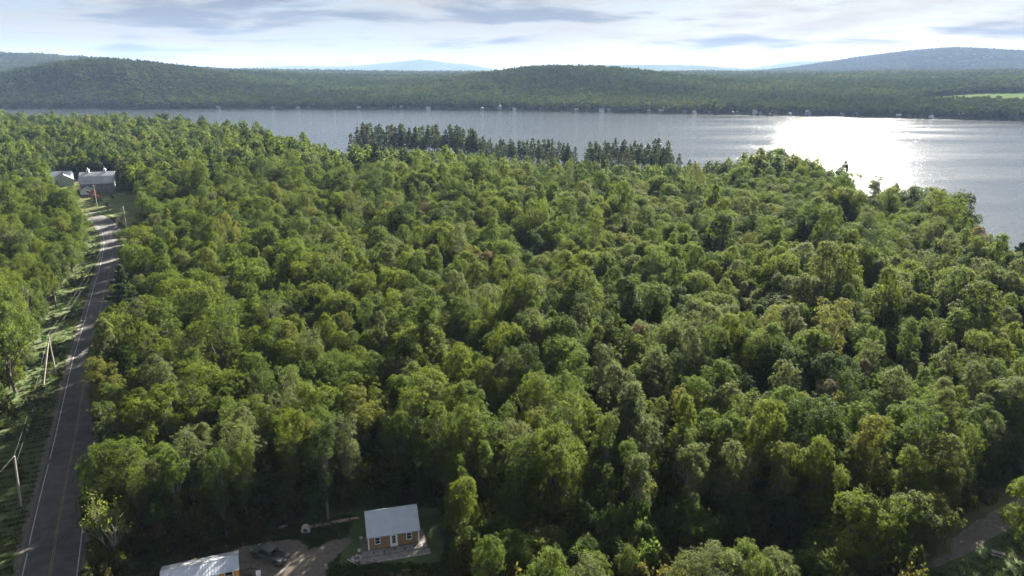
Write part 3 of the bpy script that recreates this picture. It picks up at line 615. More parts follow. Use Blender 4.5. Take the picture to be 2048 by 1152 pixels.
cand = []
def patch(x, y): return wob(x, y, 38, .7), wob(x, y, 95, 2.9)
y = 60.0
row = 0
while y < 1250:
    sp = 5.1 if y < 165 else 5.1 + (y-165)*.0085 if y < 260 else 5.9 + (y-260)*.0035
    hw = y*.80 + 30
    x = -hw + (row % 2)*sp*.5
    while x < hw:
        xx, yy = x + rs.uniform(-.36, .36)*sp, y + rs.uniform(-.36, .36)*sp
        r = math.hypot(xx, yy); th = math.degrees(math.atan2(xx, yy)); rnn = np.interp(th, NA, NR)
        if r < rnn - 4: cand.append((xx, yy, r, rnn))
        x += sp
    y += sp*.87; row += 1
H_OF = {'broad':(16,15,17,16,15.5),'oval':(18,17,19,17.5),'upright':(17,15.5,18),'airy':(17,16,15,18),'lobed':(15,16.5),'short':(10,9)}
sel = []
for xx, yy, r, rnn in cand:
    p1, p2 = patch(xx, yy); u = rs.random()
    fk = 'broad' if u < .30 else 'oval' if u < .52 else 'upright' if u < .64 else 'airy' if u < .82 else 'lobed' if u < .93 else 'short'
    if yy < 165 and fk in ('broad', 'lobed') and rs.random() < .6: fk = rs.choice(['oval', 'upright', 'airy'])
    if p2 > .45 and rs.random() < .4: fk = 'airy'
    v = .88*rs.random() + .10 + .20*p1 + (.10 if xx < 0 else -.05)
    ck = 'deep green' if v < (.15 if yy < 220 else .30) else 'pale grey-green' if v < .36 else 'fresh mid-green' if v < .55 else 'light lime-green' if v < .80 else 'bright yellow-green' if v < 1.12 else 'light lime-green'
    if rs.random() < .035: ck = 'olive-gold'
    if rs.random() < .004: ck = 'pinkish-brown'
    if rnn - r < 60 and xx > 60 and rs.random() < .4: ck = rs.choice(['olive-gold', 'pale grey-green', 'deep green'])
    rad = {'broad':5.4,'oval':3.9,'upright':2.8,'airy':4.3,'lobed':5.8,'short':3.4}[fk]
    if r < 520 and blocked(xx, yy, rad): continue
    if not clear_of(xx, yy, 3.2) or (yy < 84 and (xx > 40 or -52 < xx < -6)): continue
    if yy < 88 and -6 < xx < 40: fk = rs.choice(['short', 'short', 'oval']); vi0 = 1; ck = rs.choice(['fresh mid-green', 'deep green', 'light lime-green'])
    th = math.degrees(math.atan2(xx, yy))
    low = -14.5 < th < 15 and r > rnn - (185 if th < 5.5 else 112)
    if low and rs.random() < .25: continue
    if r < 420 and rs.random() < .08: continue
    s = rs.uniform(.72, 1.04)*(.93 + .10*p2)
    if yy > 125:
        big = wob(xx, yy, 27, 6.6); s *= 1.02 + .16*max(big, -.6) + (.32 if rs.random() < .10 else 0)
    if rnn - r < 25: s *= .78
    if low: s = rs.uniform(.40, .66)*(1 if rnn - r > 70 else .75)
    vi = rs.randrange(len(FORMS[fk][0]))
    if yy < 88 and -6 < xx < 40: s = rs.uniform(.72, .98)*(1 if fk == 'short' else .62)
    sel.append((xx, yy, r, fk, vi, ck, s, rs.uniform(0, 6.28)))
# the 300 that show largest stand as trees of their own
seen = []
for i, t in enumerate(sel):
    h = H_OF[t[3]][t[4]]*t[6]; u, v, f = project(t[0], t[1], h*.75)
    if -30 < u < 2078 and v < 1170: seen.append((f, i))
seen.sort(); own = set(i for _, i in seen[:278])
def place_words(x, y):
    d, side, i = side_dist(ROAD_NP, x, y); d2 = side_dist(TRACK_NP, x, y)[0]
    dc = math.hypot(x-CAB[0], y-CAB[1]); dt = math.hypot(x-TRL[0], y-TRL[1])
    if side < 0 and d < 60: return 'across the road from the big woods' if d > 22 else 'on the verge beneath the overhead wires'
    if dc < 15: return 'close behind the brown cabin'
    if dt < 20: return 'behind the narrow metal-roofed house'
    if d < 12: return 'overhanging the edge of the road'
    if d < 28: return 'a few trees in from the road'
    if d2 < 13: return 'lining the gravel drive'
    if d2 < 30: return 'in the woods beyond the gravel drive'
    if dc < 30: return 'in the woods behind the brown cabin'
    if x < -25: return 'in the woods between road and cabin'
    if x < 25: return 'in the woods north of the cabin lawn' if y < 135 else 'deep in the middle of the woods'
    if x < 60: return 'on the lake side of the deep woods' if y > 120 else 'in the woods between cabin and gravel drive'
    return 'in the woods towards the lake'
pts = {'near': [], 'far': []}; used = set()
SHORT = {'bright yellow-green': 'yellow-green', 'fresh mid-green': 'mid-green', 'deep green': 'dark', 'pale grey-green': 'greyish', 'olive-gold': 'golden', 'light lime-green': 'lime', 'pinkish-brown': 'pinkish'}
FORM_IX = {}; k = 0
for fk in FORMS:
    for vi in range(len(FORMS[fk][0])): FORM_IX[(fk, vi)] = k; k += 1
zs = ground_z(np.array([t[0] for t in sel]), np.array([t[1] for t in sel]))[0]
for i, t in enumerate(sel):
    xx, yy, r, fk, vi, ck, s, rot = t; z = float(zs[i]); c = COLS[ck]; j = [rs.uniform(.88, 1.12) for _ in range(3)]; c = (c[0]*j[0], c[1]*(j[0]*.5 + .5), c[2]*j[2])
    if i in own:
        size = 'small ' if s < .84 else 'large ' if s > .97 else ''; lab = f'{size}{ck} {FORMS[fk][1]} tree {place_words(xx, yy)}'
        if lab in used:      # tell it from its twin by the crown next to it
            nb = min((q for q in sel if q is not t), key=lambda q: (q[0]-xx)**2 + (q[1]-yy)**2); lab = ' '.join((lab + f' by a {SHORT[nb[5]]} one').split()[-16:]) if len((lab + ' by a x one').split()) <= 16 else lab
        used.add(lab); leaf_tree('leafy_tree', FORMS[fk][0][vi], (xx, yy, z), rot, s, c, lab, 'leafy trees of the near woods')
    elif r < 420: pts['near'].append((xx, yy, z, s, s, rot, FORM_IX[(fk, vi)], c))
    else: pts['far'].append((xx, yy, z, s*1.05, s*1.0, rot, {'broad':0,'oval':1,'upright':1,'airy':1,'lobed':2,'short':0}[fk] if rs.random() > (.20 if wob(xx, yy, 120, 3.7) > .1 else .05) else 3, c if rs.random() > .2 else (.06,.09,.035)))

# ------------------------------------------------------------------ woods too many to count: instanced on points
def source(name, meshes):
    c = bpy.data.collections.new(name)
    for i, me in enumerate(meshes): c.objects.link(bpy.data.objects.new(f'{name}_{i:03d}', me))
    return c
def scatter(name, label, points, sources, kind='stuff'):
    """points: x, y, z, scale xy, scale z, rot, index, colour; sources: collections picked by the same index"""
    me = bpy.data.meshes.new(name); n = len(points); A = np.array([p[:7] for p in points], np.float32)
    me.vertices.add(n); me.vertices.foreach_set('co', A[:, :3].ravel())
    a = me.attributes.new('scl', 'FLOAT_VECTOR', 'POINT'); a.data.foreach_set('vector', np.stack([A[:,3]*(1 + .12*np.sin(A[:,1]*5.7)), A[:,3]*(1 + .12*np.sin(A[:,0]*4.9)), A[:,4]*(1 + .12*np.sin(A[:,0]*3.1 + A[:,1]))], 1).ravel())
    a = me.attributes.new('rot', 'FLOAT_VECTOR', 'POINT'); a.data.foreach_set('vector', np.stack([.05*np.sin(A[:,0]*7.3), .05*np.sin(A[:,1]*9.1), A[:,5]], 1).ravel())
    a = me.attributes.new('idx', 'INT', 'POINT'); a.data.foreach_set('value', A[:, 6].astype(np.int32))
    a = me.attributes.new('leaf_col', 'FLOAT_VECTOR', 'POINT'); a.data.foreach_set('vector', np.array([p[7] for p in points], np.float32).ravel())
    ob = link(name, me); tag(ob, label, kind=kind)
    g = bpy.data.node_groups.new(name, 'GeometryNodeTree'); L = g.links.new
    g.interface.new_socket('Geometry', in_out='INPUT', socket_type='NodeSocketGeometry'); g.interface.new_socket('Geometry', in_out='OUTPUT', socket_type='NodeSocketGeometry')
    gi, go = g.nodes.new('NodeGroupInput'), g.nodes.new('NodeGroupOutput'); jn = g.nodes.new('GeometryNodeJoinGeometry')
    def na(nm, dt): x = g.nodes.new('GeometryNodeInputNamedAttribute'); x.data_type = dt; x.inputs[0].default_value = nm; return x.outputs[0]
    e2r = g.nodes.new('FunctionNodeEulerToRotation'); L(na('rot', 'FLOAT_VECTOR'), e2r.inputs[0]); ix = na('idx', 'INT'); sc = na('scl', 'FLOAT_VECTOR')
    for coll in sources:
        ci = g.nodes.new('GeometryNodeCollectionInfo'); ci.inputs['Collection'].default_value = coll; ci.inputs['Separate Children'].default_value = True; ci.inputs['Reset Children'].default_value = True
        ip = g.nodes.new('GeometryNodeInstanceOnPoints'); ip.inputs['Pick Instance'].default_value = True
        L(gi.outputs[0], ip.inputs['Points']); L(ci.outputs[0], ip.inputs['Instance']); L(ix, ip.inputs['Instance Index']); L(e2r.outputs[0], ip.inputs['Rotation']); L(sc, ip.inputs['Scale'])
        L(ip.outputs[0], jn.inputs[0])
    L(jn.outputs[0], go.inputs[0]); md = ob.modifiers.new('scatter', 'NODES'); md.node_group = g
    return ob
flat = [m for fk in FORMS for m in FORMS[fk][0]]
near_src = [source('leafy_crown', [m[0] for m in flat]), source('leafy_trunk', [m[1] for m in flat])]
farm = FAR_FORMS + [WPINES[1]]
far_src = [source('distant_crown', [m[0] for m in farm]), source('distant_trunk', [m[1] for m in farm])]
scatter('forest', 'continuous green woods filling the land down to the lake', pts['near'], near_src)
scatter('forest', 'green woods on the low point reaching into the lake', pts['far'], far_src)

# far shore woods
fr = np.random.default_rng(4); fp = []
def far_col(n, x, y):
    base = np.array([(.020,.034,.014), (.030,.048,.016), (.042,.062,.018), (.056,.074,.023), (.072,.082,.030)]); w = np.clip((wob(x, y, 160, 5.5) + 1)*2.2 + fr.normal(0, .65, n), 0, 4).astype(int)
    return base[w]*fr.uniform(.85, 1.15, (n, 1))
FIELD = bump_at(2030, 1760)
r = 1080.0
while r < 5600:
    s = max(6.5, .0047*r); na_ = int(1.66*r/s); th = np.arctan(np.linspace(-.84, .84, na_)) + fr.uniform(-.4, .4, na_)*s/r; rr = r + fr.uniform(-.5, .5, na_)*s*1.25
    X, Y = rr*np.sin(th), rr*np.cos(th); Z, rn_, rf_ = ground_z(X, Y)
    ok = (rr > rf_ + 9) & (np.hypot((X - FIELD[0])/200, (Y - FIELD[1])/120) > 1); X, Y, Z, rr = X[ok], Y[ok], Z[ok], rr[ok]; n = len(X); C = far_col(n, X, Y)*(1 + .35*wob(X, Y, 210, 7.7)[:, None])
    con = fr.random(n) < np.where(wob(X, Y, 300, 9.1) > .25, .22, .04); k = np.where(con, 2, fr.integers(0, 2, n)); C[con] = (.03,.05,.026)
    f = np.clip(s/6.6, 1, 2.1)*fr.uniform(.7, 1.35, n); h = np.clip(s/11, .8, .95)*fr.uniform(.7, 1.2, n)
    fp += [(X[i], Y[i], Z[i] - .5, f[i]*(.75 if con[i] else 1), h[i], fr.uniform(0, 6.28), k[i], tuple(C[i])) for i in range(n)]
    r += s*1.25
hz, (x0, x1, y0, y1), _ = mt_right
X = fr.uniform(x0, min(x1, 5600), 40000); Y = fr.uniform(y0, y0 + (y1-y0)*.62, 40000); Z = hz(X, Y); ok = (Z > 38) & (np.abs(X/Y) < .84); X, Y, Z = X[ok], Y[ok], Z[ok]; C = far_col(len(X), X, Y)
fp += [(X[i], Y[i], Z[i] - 5, 2.4*fr.uniform(.8, 1.3), .8*fr.uniform(.7, 1.1), fr.uniform(0, 6), int(fr.random() < .1)*2, tuple(C[i]*.7)) for i in range(len(X))]
print('far trees', len(fp), 'near', len(pts['near']), len(pts['far']), 'own', len(own), 'sel', len(sel))
for m_ in TINY_FORMS: m_[0].materials[0] = M['far_leaf']
tiny_src = [source('hillside_crown', [m[0] for m in TINY_FORMS])]
scatter('far_forest', 'far wooded hills beyond the lake', fp, tiny_src)
fx, fy = FIELD
n = 40; ring = [(fx + 194*math.cos(t), fy + 115*math.sin(t)) for t in np.linspace(0, 2*math.pi, n, endpoint=False)]
vv = [(a + (fx-a)*q, b + (fy-b)*q, 0) for q in (0, .33, .66, .999) for a, b in ring]; vv = [(a, b, gz(a, b) + .6) for a, b, _ in vv]
me = bpy.data.meshes.new('hay_field'); me.from_pydata(vv, [], [(k*n+i, k*n+(i+1)%n, (k+1)*n+(i+1)%n, (k+1)*n+i) for k in range(3) for i in range(n)]); me.materials.append(M['hay']); me.update()
tag(link('hay_field', me), 'pale open field among the far woods', kind='structure')

# undergrowth and grass
bush = [make_tree('bush', 101, 1.5, 1.0, .1, 6, 60, 12, .2, .3, twigs=False, fill=20), make_tree('bush', 102, 2.4, 1.3, .1, 8, 80, 12, .22, .35, twigs=False, fill=20)]
def tuft(seed):
    rng = np.random.default_rng(seed); n = 26; C = rng.normal(size=(n, 3))*[.22, .22, 0]; d = unit(rng.normal(size=(n, 3))*[.5, .5, 0] + [0, 0, 1]); L_ = rng.uniform(.12, .34, n)[:, None]
    sd_ = unit(np.cross(d, rng.normal(size=(n, 3))))*.03; V = np.stack([C - sd_, C + sd_, C + d*L_ + sd_*.3, C + d*L_ - sd_*.3], 1).reshape(-1, 3)
    return mesh_np('tuft', V, np.arange(len(V)).reshape(-1, 4), [M['leaf']], attrs={'tint': ('FACE', rng.random(n))})
ug, gr = [], []
ru = random.Random(31)
for _ in range(13000):
    yy = ru.uniform(72, 260); xx = ru.uniform(-yy*.8, yy*.8)
    if inside(GRAV, xx, yy): continue
    d, side, _i = side_dist(ROAD_NP, xx, yy)
    if d < 4.6: continue
    d2 = side_dist(TRACK_NP, xx, yy)[0]
    if yy < 130 and d2 < 2.9: continue
    inc = inside(CLEAR, xx, yy) or (yy < 130 and inside(LAWN2, xx, yy)); vg = side < 0 and d < 14
    z = gz(xx, yy); c = (.055*ru.uniform(.7,1.5), .088*ru.uniform(.8,1.2), .02)
    if not inc and not vg and ru.random() < .55: ug.append((xx, yy, z, *(2*[ru.uniform(.6, 1.3)]), ru.uniform(0, 6), ru.randrange(2), c))
    elif vg and d > 6.3 and ru.random() < .4: ug.append((xx, yy, z, *(2*[ru.uniform(.35, .75)]), ru.uniform(0, 6), ru.randrange(2), c))
for _ in range(1500):            # saplings that fill the woods edge
    yy = ru.uniform(70, 128); xx = ru.uniform(-yy*.8, yy*.8)
    if blocked(xx, yy, 1.5) or (yy < 84 and -52 < xx < -6): continue
    ug.append((xx, yy, 0, ru.uniform(1.3, 2.0), ru.uniform(1.6, 3.0), ru.uniform(0, 6), 1, (.060*ru.uniform(.75,1.3), .078*ru.uniform(.8,1.2), .022)))
def sprinkle(n, fn):
    for _ in range(n):
        q = fn()
        if q: gr.append((*q, .0, *(2*[ru.uniform(.6, 1.4)]), ru.uniform(0, 6), ru.randrange(3), (.050*ru.uniform(.7,1.5), .070*ru.uniform(.8,1.3), .02)))
cx0, cx1 = min(p[0] for p in CLEAR), max(p[0] for p in CLEAR); cy0, cy1 = 76, max(p[1] for p in CLEAR)
def in_clear():
    x, y = ru.uniform(cx0, cx1), ru.uniform(cy0, cy1)
    lx, ly = x - CAB[0], y - CAB[1]
    if inside(CLEAR, x, y) and not inside(GRAV, x, y) and not (-7 < lx < 7.5 and -4 < ly < 9): return (x, y)
def on_verge():
    i = ru.randrange(len(RF)-1); s = ru.choice([-1, -1, 1]); p = offs(RF[max(i-1,0):i+2], s*(4.5 + ru.random()**1.3*(9 if s < 0 else 1.5)))[1]
    if p.y < 330: return (p.x, p.y)
def on_lawn2():
    x, y = ru.uniform(45, 110), ru.uniform(72, 110)
    if inside(LAWN2, x, y) and side_dist(TRACK_NP, x, y)[0] > 2.5: return (x, y)
sprinkle(9000, in_clear); sprinkle(7000, on_verge); sprinkle(5000, on_lawn2)
scatter('undergrowth', 'low bushes and saplings under the trees', ug, [source('bush_leaves', [b[0] for b in bush])])
scatter('grass', 'short rough grass on lawns and road verges', gr, [source('grass_tuft', [tuft(i) for i in range(3)])])

# ------------------------------------------------------------------ buildings
def roof_pair(x0, x1, yf, yr, yb, ze, zr, th, over):
    """two slopes along x with a ridge at yr"""
    f = MB().prism([(yf, ze), (yr, zr), (yr, zr + th), (yf, ze + th)], x0 - over, x1 + over, 'x')
    b = MB().prism([(yb, ze), (yb, ze + th), (yr + .004, zr + th), (yr + .004, zr)], x0 - over, x1 + over, 'x'); return f, b
def seams(parent, x0, x1, n, yf, yr, ze, zr, th, mat):
    for i in range(n + 1):
        x = x0 + (x1-x0)*i/n; MB().prism([(yf, ze + th + .003), (yr, zr + th + .003), (yr, zr + th + .035), (yf, ze + th + .035)], x - .02, x + .02, 'x').build('seam', mat, parent)
def window(parent, x, z, w, h, y=-.0, frame='white_paint', panes=(2, 2)):
    f = MB()
    for a in ((x-w/2-.1, x+w/2+.1, z-.1, z), (x-w/2-.1, x+w/2+.1, z+h, z+h+.1), (x-w/2-.1, x-w/2, z, z+h), (x+w/2, x+w/2+.1, z, z+h)): f.box(a[0], a[1], y-.07, y-.002, a[2], a[3])
    f.box(x-w/2, x+w/2, y-.05, y-.012, z+h*.5-.02, z+h*.5+.02)
    fr_ = f.build('window', M[frame], parent)
    MB().box(x-w/2, x+w/2, y-.03, y-.003, z, z+h*.5-.022).build('pane', M['glass'], fr_); MB().box(x-w/2, x+w/2, y-.03, y-.003, z+h*.5+.022, z+h).build('pane', M['glass'], fr_)
# brown cabin
a, b = P(738, 1100, .3), P(838, 1084, .3); rz = math.atan2(b[1]-a[1], b[0]-a[0]); W = math.hypot(b[0]-a[0], b[1]-a[1])
cab = empty('cabin', (a[0], a[1], 0), rz); tag(cab, 'small brown-sided cabin with pale metal roof and deck', 'cabin')
D = 5.6; ZW = 2.75
MB().prism([(0, .3), (D, .3), (D, ZW), (D/2, ZW + 1.75), (0, ZW)], 0, W, 'x').build('wall', M['brown_siding'], cab)
for i in range(13):
    z = .42 + i*.18; MB().box(.09, W-.09, -.022, -.001, z, z + .155).build('siding_board', M['brown_siding'], cab)
f, b_ = roof_pair(0, W, -.5, D/2, D + .5, ZW - .26, ZW + 1.80, .09, .22)
rf_ = f.build('roof', M['roof_metal'], cab); rb_ = b_.build('roof', M['roof_metal'], cab); seams(rf_, -.2, W + .2, 16, -.48, D/2, ZW - .25, ZW + 1.80, .09, M['roof_metal'])
MB().tube([(-.22, D/2, ZW + 1.92), (W + .22, D/2, ZW + 1.92)], .07, 6).build('ridge_cap', M['roof_metal'], rf_)
for x in (0, W): MB().box(x - .09, x + .09, -.06, .12, .3, ZW - .1).build('corner_board', M['white_paint'], cab)
window(cab, 1.25, 1.15, .62, .95); window(cab, W - 1.35, 1.15, .62, .95)
dr = MB().box(W/2 - .52, W/2 + .52, -.075, -.003, .32, 2.38).build('door', M['white_paint'], cab)
for i in range(2):
    for j in range(3): MB().box(W/2 - .22 + i*.23, W/2 - .01 + i*.23, -.09, -.078, .85 + j*.42, 1.23 + j*.42).build('pane', M['glass'], dr)
MB().tube([(W/2 + .36, -.13, 1.25), (W/2 + .36, -.076, 1.25)], .035, 6).build('door_handle', M['chrome'], dr)
deck = MB().box(-.95, W + 1.0, -1.35, -.1, .02, .24).build('deck', M['deck'], cab)
for i in range(8): MB().box(-1.0, W + 1.05, -1.38 + i*.16, -1.38 + i*.16 + .145, .243, .285).build('deck_board', M['deck'], deck)
dk2 = MB().box(W + .05, W + 1.0, -.1, 3.0, .02, .24).build('side_deck', M['deck'], cab)
st = MB().box(-1.3, W + 1.3, -2.55, -1.42, .02, .11).build('lower_deck', M['deck'], cab)
for i in range(7): MB().box(-1.32, W + 1.32, -2.56 + i*.163, -2.56 + i*.163 + .148, .113, .145).build('deck_board', M['deck'], st)
MB().box(-1.35, W + 1.35, -2.66, -2.575, .02, .17).build('edging', M['pole'], st)
MB().box(W/2 - .62, W/2 + .62, -1.0, -.12, .29, .36).build('door_step', M['deck'], cab)
def cab_pt(x, y, z=0): return cab.matrix_basis @ Vector((x, y, z)) if False else Vector((a[0] + x*math.cos(rz) - y*math.sin(rz), a[1] + x*math.sin(rz) + y*math.cos(rz), z))
apron = [cab_pt(-1.4, -2.7), cab_pt(-2.9, -1.0), cab_pt(-1.2, .8), cab_pt(-1.1, 3.2), cab_pt(0, 3.4), cab_pt(0, -1.0)]
sheet('dirt_patch', [(p.x, p.y) for p in apron], .013, M['gravel'], 'trodden dirt beside the cabin deck', .15, .5, 21, world=True)
o = MB().tube([(*cab_pt(-3.0, -1.0)[:2], .1), (*cab_pt(-1.6, -2.75)[:2], .1)], .09, 6).build('border_log', M['pole']); tag(o, 'pale border log laid at the deck corner', 'log')
rk = random.Random(77)
def rock(x, y, s, label, group=None):
    bm = bmesh.new(); bmesh.ops.create_icosphere(bm, subdivisions=2, radius=s)
    for v in bm.verts: v.co *= rk.uniform(.8, 1.15); v.co.z = v.co.z*.6
    me = bpy.data.meshes.new('rock'); bm.to_mesh(me); bm.free(); me.materials.append(M['stone']); o = link('rock', me); o.location = (x, y, s*.25); tag(o, label, 'rock', group)
for i in range(8):
    t = i*.785; p = cab_pt(-1.75 + .62*math.cos(t), -1.0 + .55*math.sin(t)); rock(p.x, p.y, rk.uniform(.14, .22), 'pale stone in the fire ring by the cabin deck', 'fire ring stones')
p = cab_pt(-1.3, .6); rock(p.x, p.y, .34, 'larger pale stone beside the cabin wall')
p = cab_pt(-.9, 3.4); rock(p.x, p.y, .30, 'pale stone at the back corner of the cabin')
for i in range(5):
    p = cab_pt(.6 + i*1.45, -.85 - (i % 2)*.3); pot = empty('flower_pot', (p.x, p.y, .286), 0); tag(pot, 'small dark pot standing on the cabin deck', 'pot', 'pots on the cabin deck')
    MB().tube([(0,0,0), (0,0,.12), (0,0,.2)], [.08, .11, .12], 8).build('pot', M['black_plastic'], pot); MB().tube([(0,0,.16), (0,0,.24), (0,0,.33)], [.1, .12, .03], 6).build('plant', M['verge'], pot)
# narrow metal-roofed house
a2, b2 = P(320.6, 1144, 3.9), P(476, 1110.6, 3.9); rz2 = math.atan2(b2[1]-a2[1], b2[0]-a2[0]); W2 = math.hypot(b2[0]-a2[0], b2[1]-a2[1])
hs = empty('narrow_house', (a2[0], a2[1], 0), rz2); tag(hs, 'long narrow house with ribbed white metal roof and orange posts', 'house')
MB().prism([(-1.15, .5), (1.75, .5), (1.75, 3.25), (0, 3.80), (-1.15, 3.42)], .1, W2 - .15, 'x').build('wall', M['orange_wood'], hs)
f, b_ = roof_pair(0, W2, -2.15, 0, 2.05, 3.18, 3.86, .07, .05)
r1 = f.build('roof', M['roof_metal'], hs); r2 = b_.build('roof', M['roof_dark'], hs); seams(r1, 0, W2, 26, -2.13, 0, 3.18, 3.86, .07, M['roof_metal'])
MB().box(-.05, W2 + .05, -.06, .06, 3.935, 3.965).build('ridge_cap', M['roof_metal'], r1)
for i in range(4): x = W2 - .2 - i*2.9; MB().box(x - .08, x + .08, -2.0, -1.84, .3, 3.2).build('post', M['orange_wood'], hs)
MB().box(.1, W2 - .1, -2.05, -1.2, .2, .42).build('porch_floor', M['deck'], hs)
window(hs, W2 - 1.3, 1.5, .9, 1.0, -1.15); MB().box(W2 - 3.4, W2 - 2.5, -1.20, -1.153, .5, 2.6).build('door', M['white_paint'], hs)
MB().box(.2, W2 - .3, -1.0, 1.6, 0, .5).build('skirting', M['black_plastic'], hs)
MB().tube([(3.7, .9, 3.3), (3.7, .9, 4.05)], .06, 8).build('vent_pipe', M['white_paint'], r2)
p = Vector((a2[0], a2[1], 0)); ex = Vector((math.cos(rz2), math.sin(rz2), 0)); ey = Vector((-math.sin(rz2), math.cos(rz2), 0))
q = p + ex*(W2 + .05) - ey*1.2
stp = empty('stairs', (q.x, q.y, 0), rz2); tag(stp, 'dark steps with black railings at the narrow house', 'stairs')
MB().box(0, 1.3, -1.0, 1.1, .55, .68).build('landing', M['black_plastic'], stp)
for i in range(3): MB().box(1.32 + i*.32, 1.60 + i*.32, -.9, .9, .40 - i*.16, .46 - i*.16).build('step', M['black_plastic'], stp)
for y_ in (-1.0, 1.1):
    rl = MB().tube([(0, y_, 1.55), (1.3, y_, 1.55), (2.4, y_, 1.0)], .04, 6).build('railing', M['black_plastic'], stp)
    for i in range(9): x = .1 + i*.28; zt = 1.55 if x < 1.3 else 1.55 - (x-1.3)*.5; zb_ = .6 if x < 1.3 else max(.02, .6 - (x-1.3)*.55); MB().tube([(x, y_, zb_), (x, y_, zt)], .022, 4).build('baluster', M['black_plastic'], rl)
for x in (.0, 1.28): 
    for y_ in (-.95, 1.05): MB().box(x, x + .08, y_-.04, y_+.04, 0, .55).build('leg', M['black_plastic'], stp)
q2 = P(517, 1150, .5); bxo = empty('storage_bin', (q2[0], q2[1], 0), rz2); tag(bxo, 'white lidded bin at the foot of the dark steps', 'bin')
MB().box(-.28, .28, -.5, .5, .02, .85).build('bin_body', M['white_paint'], bxo, .03); MB().box(-.31, .31, -.53, .53, .853, .93).build('lid', M['white_paint'], bxo, .02)
q3 = p + ex*3.6 + ey*4.4; yb = empty('slide', (q3.x, q3.y, 0), rz2); tag(yb, 'yellow plastic play slide behind the narrow house', 'slide')
MB().prism([(-.3, 0), (.3, 0), (.25, 1.5), (.1, 1.75), (-.1, 1.75), (-.25, 1.5)], -.12, .12).build('tower', M['yellow'], yb); MB().prism([(.30, 1.2), (.30, 1.1), (1.5, .1), (1.6, .2)], -.2, .2).build('chute', M['yellow'], yb)
# things at the edge of the yard
q = P(612, 1064); o = empty('well_box', (q[0], q[1], 0), .1); tag(o, 'grey concrete well cover box at the edge of the lawn', 'well box')
MB().prism([(-.62, 0), (.62, 0), (.62, .7), (.3, 1.15), (-.3, 1.15), (-.62, .7)], -.35, .35).build('box', M['concrete'], o, .03); MB().box(-.25, .25, -.37, -.352, .3, .75).build('hatch', M['black_plastic'], o)
lm = random.Random(3)
for i, (px, py, L_, an) in enumerate([(632,1054,2.6,.1),(640,1051,2.2,.25),(648,1050,2.4,-.1),(672,1046,4.5,.3),(690,1041,4.2,.28),(567,1054,1.2,.6)]):
    q = P(px, py); lab = ['pinkish board beside the concrete box', 'second board of the scrap heap by the concrete box', 'end board of the scrap heap on the lawn edge', 'long pale board lying along the woods edge', 'long board leading towards the cabin corner', 'short white scrap board under the trees'][i]
    w = MB().box(-L_/2, L_/2, -.12, .12, .02, .1).box(-L_/2 + .1, L_/2 - .3, -.02, .2, .103, .18).build('scrap_board', M['lumber']); w.location = (q[0], q[1], 0); w.rotation_euler = (0, 0, an); tag(w, lab, 'board')
q = P(1995, 1112); pt = empty('picnic_table', (q[0], q[1], 0), -.6); pt.scale = (.8, .8, .8); tag(pt, 'weathered picnic table on the open lawn', 'picnic table')
for i in range(5): MB().box(-.95, .95, -.38 + i*.155, -.38 + i*.155 + .14, .70, .745).build('top_plank', M['deck'], pt)
for s in (-1, 1): MB().box(-.95, .95, s*.72 - .13, s*.72 + .13, .42, .46).build('bench', M['deck'], pt); MB().prism([(-.75, .0), (-.65, .0), (-.2, .69), (-.3, .69)], s*.65 - .04, s*.65 + .04, 'x').prism([(.75, .0), (.65, .0), (.2, .69), (.3, .69)], s*.65 - .04, s*.65 + .04, 'x').prism([(-.8, .36), (.8, .36), (.8, .415), (-.8, .415)], s*.65 + .045, s*.65 + .085, 'x').build('leg_frame', M['deck'], pt)

# pickup truck: +x is forward
g1, g2 = P(511, 1116), P(552.5, 1133); hd = math.atan2(g1[1]-g2[1], g1[0]-g2[0]); mid = Vector(((g1[0]+g2[0])/2, (g1[1]+g2[1])/2, 0)); rt = Vector((math.sin(hd), -math.cos(hd), 0)); c = mid + rt*.85
tk = empty('pickup_truck', (c.x, c.y, .02), hd); tag(tk, 'dark green-grey crew cab pickup with covered bed on gravel', 'pickup truck')
body_prof = [(-2.85,.50),(-2.88,.95),(-2.80,1.08),(1.15,1.10),(2.55,1.02),(2.78,.88),(2.82,.50),(2.4,.42),(-2.5,.42)]
MB().prism(body_prof, -.96, .96).build('body', M['truck_paint'], tk, .05)
cabp = [(-.95,1.10),(-.88,1.78),(-.70,1.86),(.72,1.86),(.95,1.78),(1.55,1.10)]
vt = [(x, s*(.90 if z < 1.2 else .72), z) for s in (-1, 1) for x, z in cabp]; n = 6
cbm = MB().raw(vt, [tuple(range(n)), tuple(range(2*n-1, n-1, -1))] + [(i, i+n, (i+1)%n+n, (i+1)%n) for i in range(n)]).build('cab', M['truck_paint'], tk, .04)
def cab_side(s, x0, x1): 
    f = lambda x, z: (x, s*(.90 - (z-1.1)/.68*.165 + .012), z); lo, hi = 1.17, 1.66
    sh0 = .34*(x0 < -.5); sh1 = -.62*(x1 > 1.0)
    v = [f(x0, lo), f(x1, lo), f(x1 + sh1, hi), f(x0 + sh0*.5, hi)]; v2 = [(x, y - s*.02, z) for x, y, z in v]
    return MB().raw(v + v2, [(0,1,2,3), (7,6,5,4), (0,4,5,1), (1,5,6,2), (2,6,7,3), (3,7,4,0)])
for s in (-1, 1):
    cab_side(s, -.78, .08).build('side_window', M['glass'], cbm); cab_side(s, .16, 1.25).build('side_window', M['glass'], cbm)
MB().raw([(1.50,-.78,1.18),(1.50,.78,1.18),(1.01,.66,1.74),(1.01,-.66,1.74),(1.46,-.78,1.16),(1.46,.78,1.16),(.98,.66,1.72),(.98,-.66,1.72)], [(0,1,2,3),(7,6,5,4),(0,4,5,1),(1,5,6,2),(2,6,7,3),(3,7,4,0)]).build('windscreen', M['glass'], cbm)
